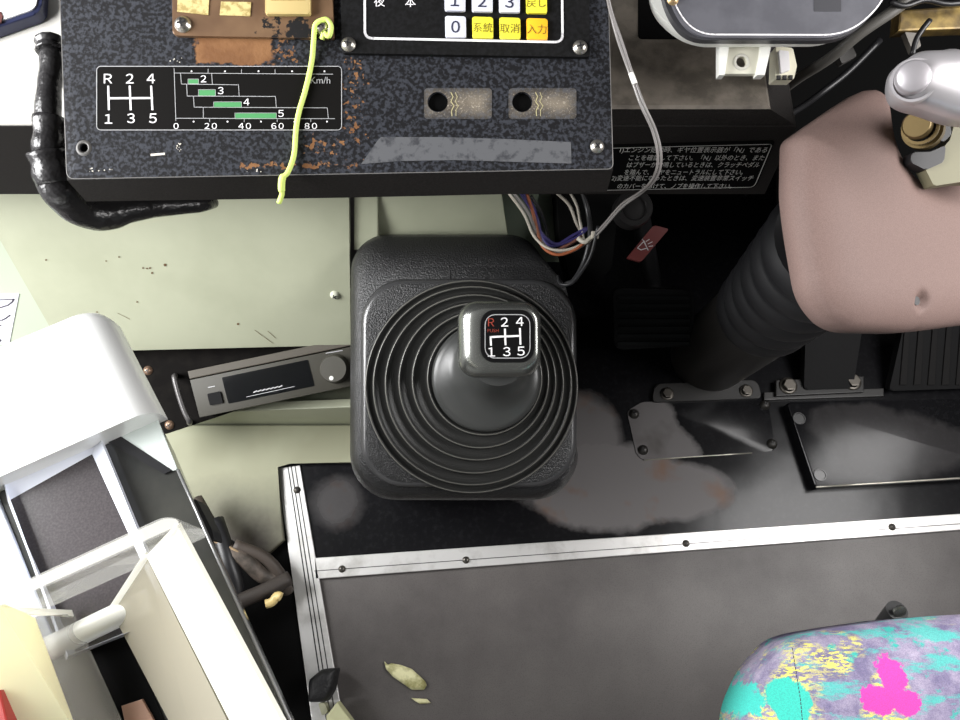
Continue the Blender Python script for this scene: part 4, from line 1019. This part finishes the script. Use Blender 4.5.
bm = NB(); prism(bm, level(.445, 110, 370), rpoly([(106, 326), (112, 328), (126, 352), (124, 358)], 2), 0, -.02, .001); part('hinge', bm, mat('hinge_dark', (84, 82, 74), .5), t)

# ------------------------------------------------------------------ acrylic hopper on the fare box
t = thing('coin_hopper', 'clear acrylic hopper with frosted cream side walls on top of the fare box', 'hopper', FB.w(120, 660))
Z1 = level(.50, 120, 640)
def slab(name, pts, m, th=.003, lb=None):
    """quad of (px,py,z) corners, thickened"""
    bm = NB(); v = [level(z, x, y).w(x, y) for x, y, z in pts]
    n = (v[1] - v[0]).cross(v[2] - v[0]).normalized()
    if n.dot(CAM - v[0]) < 0: n = -n
    a = [bm.verts.new(p) for p in v]; b = [bm.verts.new(p - n * th) for p in v]; k = len(v)
    bm.faces.new(a); bm.faces.new(b[::-1])
    for i in range(k): bm.faces.new((a[i], b[i], b[(i + 1) % k], a[(i + 1) % k]))
    bmesh.ops.recalc_face_normals(bm, faces=bm.faces)
    return part(name, bm, m, t, lb)
bm = NB(); prism(bm, Z1, rpoly([(-60, 622), (0, 592), (163, 517), (178, 518), (180, 527), (0, 607), (-60, 636)], [0, 0, 8, 4, 3, 0, 0]), 0, -.045, .0012)
part('back_wall', bm, CLEAR, t, 'clear back wall')
bm = NB(); prism(bm, Z1, rpoly([(-60, 624), (0, 594), (165, 518), (177, 519), (179, 525), (0, 605), (-60, 635)], [0, 0, 8, 4, 3, 0, 0]), .0006, -.001)
part('wall_edge', bm, EDGEC, t)
slab('right_wall', [(176, 524, .499), (318, 790, .499), (270, 800, .470), (146, 556, .470)], MILKW, .003, 'frosted cream right side wall')
slab('right_chute', [(146, 557, .469), (262, 790, .469), (205, 790, .446), (110, 609, .446)], HAZE, .002, 'hazy beige right inner panel')
slab('chute_edge', [(109, 607, .4475), (144, 553, .4705), (150, 556, .4705), (114, 611, .4475)], MILKW, .002)
slab('left_wall', [(-60, 640, .499), (0, 606, .499), (36, 622, .470), (78, 735, .470), (-10, 770, .470), (-60, 740, .499)], MILKY, .003, 'frosted yellow left side wall')
slab('left_chute', [(36, 616, .469), (74, 614, .446), (140, 760, .446), (86, 760, .469)], HAZE2, .002, 'hazy grey left inner panel')
slab('chute_edge', [(14, 607, .471), (72, 610, .4475), (74, 616, .4475), (14, 613, .471)], MILKW, .002)
bm = NB(); tube(bm, [level(.444).w(50, 648), level(.444).w(95, 626), level(.444).w(150, 600)], .0075, 20, 3); part('roller', bm, mat('roller_white', (236, 236, 228), .35), t)
bm = NB(); prism(bm, PL(FB.o + FB.n * .001, FB.n), [(84, 640), (124, 622), (172, 740), (120, 760)], .0004, -.0006); part('slot', bm, VOID, t)
bm = NB(); prism(bm, PL(FB.o + FB.n * .0016, FB.n), [(121, 706), (142, 699), (165, 740), (130, 750)], .002, 0, .0006); part('brown_flap', bm, mat('flap_brown', (170, 132, 110), .5), t)
bm = NB(); prism(bm, PL(FB.o + FB.n * .004, FB.n), [(-30, 690), (0, 690), (12, 740), (-30, 740)], .05, 0, .001); part('red_stop', bm, mat('red_strip', (150, 40, 34), .4), t)
# ------------------------------------------------------------------ lower left well with cables; its darkness painted as a flat black sheet
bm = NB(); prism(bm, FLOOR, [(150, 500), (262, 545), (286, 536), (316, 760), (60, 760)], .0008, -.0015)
solo('floor_well_dark', bm, VOID, kind='structure')
for lb, m, r, pts in (('grimy thick cable curving below the green panel', DIRTYW, .009, [(195, 500, .05), (222, 545, .05), (245, 560, .045), (262, 575, .035), (284, 582, .02)]),
                      ('dusty black cable lying across the dark well', mat('dusty_black', (58, 52, 48), .6), .0085, [(205, 618, .05), (238, 602, .045), (262, 592, .04), (290, 578, .03)]),
                      ('short dark cable looping behind the dusty cable', BWIRE, .010, [(215, 520, .05), (228, 560, .05), (236, 590, .04), (228, 620, .03)]),
                      ('thin tan wire along the black edge of the fare box', mat('tan_wire', (150, 128, 100), .5), .002, [(192, 512, .06), (208, 536, .06), (232, 549, .055), (246, 558, .05)]),
                      ('dark cable running beside the aluminium strip', mat('brown_cable', (66, 58, 52), .6), .007, [(234, 545, .05), (262, 556, .04), (278, 572, .03), (288, 592, .012)])):
    bm = NB(); tube(bm, [level(z).w(x, y) for x, y, z in pts], r, 12, 6); solo('cable', bm, m, lb, 'cable')
bm = NB(); tube(bm, [level(.055).w(266, 604), level(.055).w(272, 602), level(.055).w(277, 596), level(.055).w(281, 597)], .005, 8, 3)
solo('plug', bm, mat('yellow_plug', (232, 206, 140), .4), 'small yellowish plug lying on the dusty cable', 'plug')
t = thing('cap_knob', 'round tan cap beside the edge of the fare box', 'cap', LOW.w(180, 455))
bm = NB(); lathe(bm, LF, 176, 455, [(.015, 0), (.015, .006), (.012, .010), (0, .012)], 24); part('cap', bm, mat('tan_cap', (178, 142, 96), .4), t, smooth=40)

# scraps on the floor
bm = NB(); pillow(bm, level(.001, 405, 676), rpoly([(384, 661), (388, 665), (391, 663), (401, 665), (412, 669), (425, 681), (427, 685), (424, 690), (412, 690), (405, 685), (393, 677), (386, 669)], 1.5), .0008, .004, .012, .002)
solo('leaf', bm, LEAF, 'dried pale green leaf curled on the grey floor', 'leaf', smooth=180)
bm = NB(); pillow(bm, level(.001, 420, 700), rpoly([(411, 698), (419, 698.5), (427, 699), (431, 703), (420, 704), (415, 701)], 1), .0006, .002, .006, .002)
solo('leaf_scrap', bm, LEAF, 'tiny pale scrap of leaf on the floor below the dried leaf', 'leaf', smooth=180)
SB = level(.03, 325, 690)
bm = NB(); pillow(bm, SB, rpoly([(309, 680), (322, 669), (337, 668), (333, 690), (326, 702), (308, 702)], 3), .022, .008, .01, .0022)
solo('tape_scrap', bm, mat('black_scrap', (26, 26, 28), .55, bump=(120, .5, .004)), 'crumpled black scrap on the aluminium strip at the bottom', 'scrap', smooth=60)
SP = level(.035, 335, 712)
bm = NB(); prism(bm, SP, [(326, 716), (337, 702), (352, 722), (356, 740), (326, 740)], 0, -.02, .002); line(bm, PL(SP.o, SP.n), 331, 714, 343, 726, 1.0, .0003)
solo('foam_block', bm, mat('pale_foam', (206, 206, 164), .6), 'pale greenish block at the bottom edge beside the black scrap', 'block')
bm = NB(); prism(bm, level(.02, 320, 712), rpoly([(318, 703), (325, 703), (328, 712), (322, 716)], 2), 0, -.015, .002)
solo('paper_scrap', bm, mat('scrap_paper', (176, 176, 150), .6), 'small pale paper scrap between the black scrap and the fare box', 'scrap')

# ================================================================== SEAT
SEATP = level(.44, 850, 670)
t = thing('driver_seat', 'driver seat cushion in turquoise, violet and pink splashed fabric', 'seat', (SEATP.w(900, 700).x + .1, SEATP.w(900, 700).y - .15, 0))
so = rpoly([(738, 760), (744, 710), (761, 672), (789, 640), (812, 632.5), (850, 626), (900, 619), (940, 615.5), (1000, 612), (1300, 612), (1300, 1100), (700, 1100)], [10, 14, 16, 14, 6, 6, 6, 6, 6, 0, 0, 0], 5)
SM = seat_mat(BASE[t.name])
SD = PL(SEATP.o - SEATP.n * .03, SEATP.n)
bm = NB(); pillow(bm, SD, so, .05, .03, .045, .005, lambda a, b, d: -.0025 * math.exp(-((a - SD.l(781, 700)[0] + (b - SD.l(781, 700)[1]) * .06) / .0022) ** 2) * min(1, d / .02))
part('cushion', bm, SM, t, smooth=180)
bm = NB(); pts = [SD.w(778.5, 648), SD.w(780, 662), SD.w(781.5, 680), SD.w(783, 700), SD.w(784, 722), SD.w(785, 745)]
for i in range(26):
    u = i / 26; x = 777.5 + u * 7.5; y = 648 + u * 95; hh = .0245 + .006 * min(1, u * 2)
    line(bm, SD, x, y, x + .12, y + 1.8, .9, hh + .0012)
part('stitching', bm, mat('seam_thread', (46, 42, 58), .7), t)
bm = NB(); c0 = SD.w(900, 760); box_l(bm, PL((0, 0, 0), (0, 0, 1)), .24, -.45, .60, -.10, .355, .0, .01); part('seat_base', bm, BLK, t)
bm = NB(); kp = PL(at(897, 610, .60), (-FW + DN * .25 + RT * .1).normalized()); r = kp.mm(897, 610)
tube(bm, [at(872, 645, .63), at(880, 632, .625), at(889, 620, .615), at(897, 610.5, .603)], lambda u: r * (9.5 + 1.0 * u), 20, 4); lathe(bm, kp, 899, 610.5, [(r * 6.5, 0), (r * 6.3, .002), (r * 3, .003), (0, .003)], 20, 1)
part('adjuster_knob', bm, [mat('knob_black', (30, 30, 31), .4), SATIN], t, smooth=50)

# ================================================================== LIGHT: daylight from windows
w = bpy.data.worlds.new('daylight'); sc.world = w; w.use_nodes = True; nt = w.node_tree
bg = nt.nodes['Background']; tc = nt.nodes.new('ShaderNodeTexCoord'); sx = nt.nodes.new('ShaderNodeSeparateXYZ'); nt.links.new(tc.outputs['Generated'], sx.inputs[0])
mr = nt.nodes.new('ShaderNodeMapRange'); nt.links.new(sx.outputs[0], mr.inputs[0]); mr.inputs[1].default_value = -1; mr.inputs[2].default_value = .3; mr.inputs[3].default_value = .55; mr.inputs[4].default_value = .06
nt.links.new(mr.outputs[0], bg.inputs[1]); bg.inputs[0].default_value = (1.0, .99, .97, 1)
def window_light(name, loc, target, sx_, sy_, power, col=(1, 1, 1)):
    l = bpy.data.lights.new(name, 'AREA'); l.shape = 'RECTANGLE'; l.size = sx_; l.size_y = sy_; l.energy = power; l.color = col
    o = bpy.data.objects.new(name, l); C.objects.link(o); o.location = loc
    o.rotation_euler = (Vector(target) - Vector(loc)).to_track_quat('-Z', 'Y').to_euler(); return o
window_light('door_daylight', (-.92, .2, .86), (-.2, .22, .35), .7, .6, 31)
window_light('side_window_daylight', (.74, .20, .82), (.32, .22, .42), .4, .5, 9.5, (1, .98, .97))
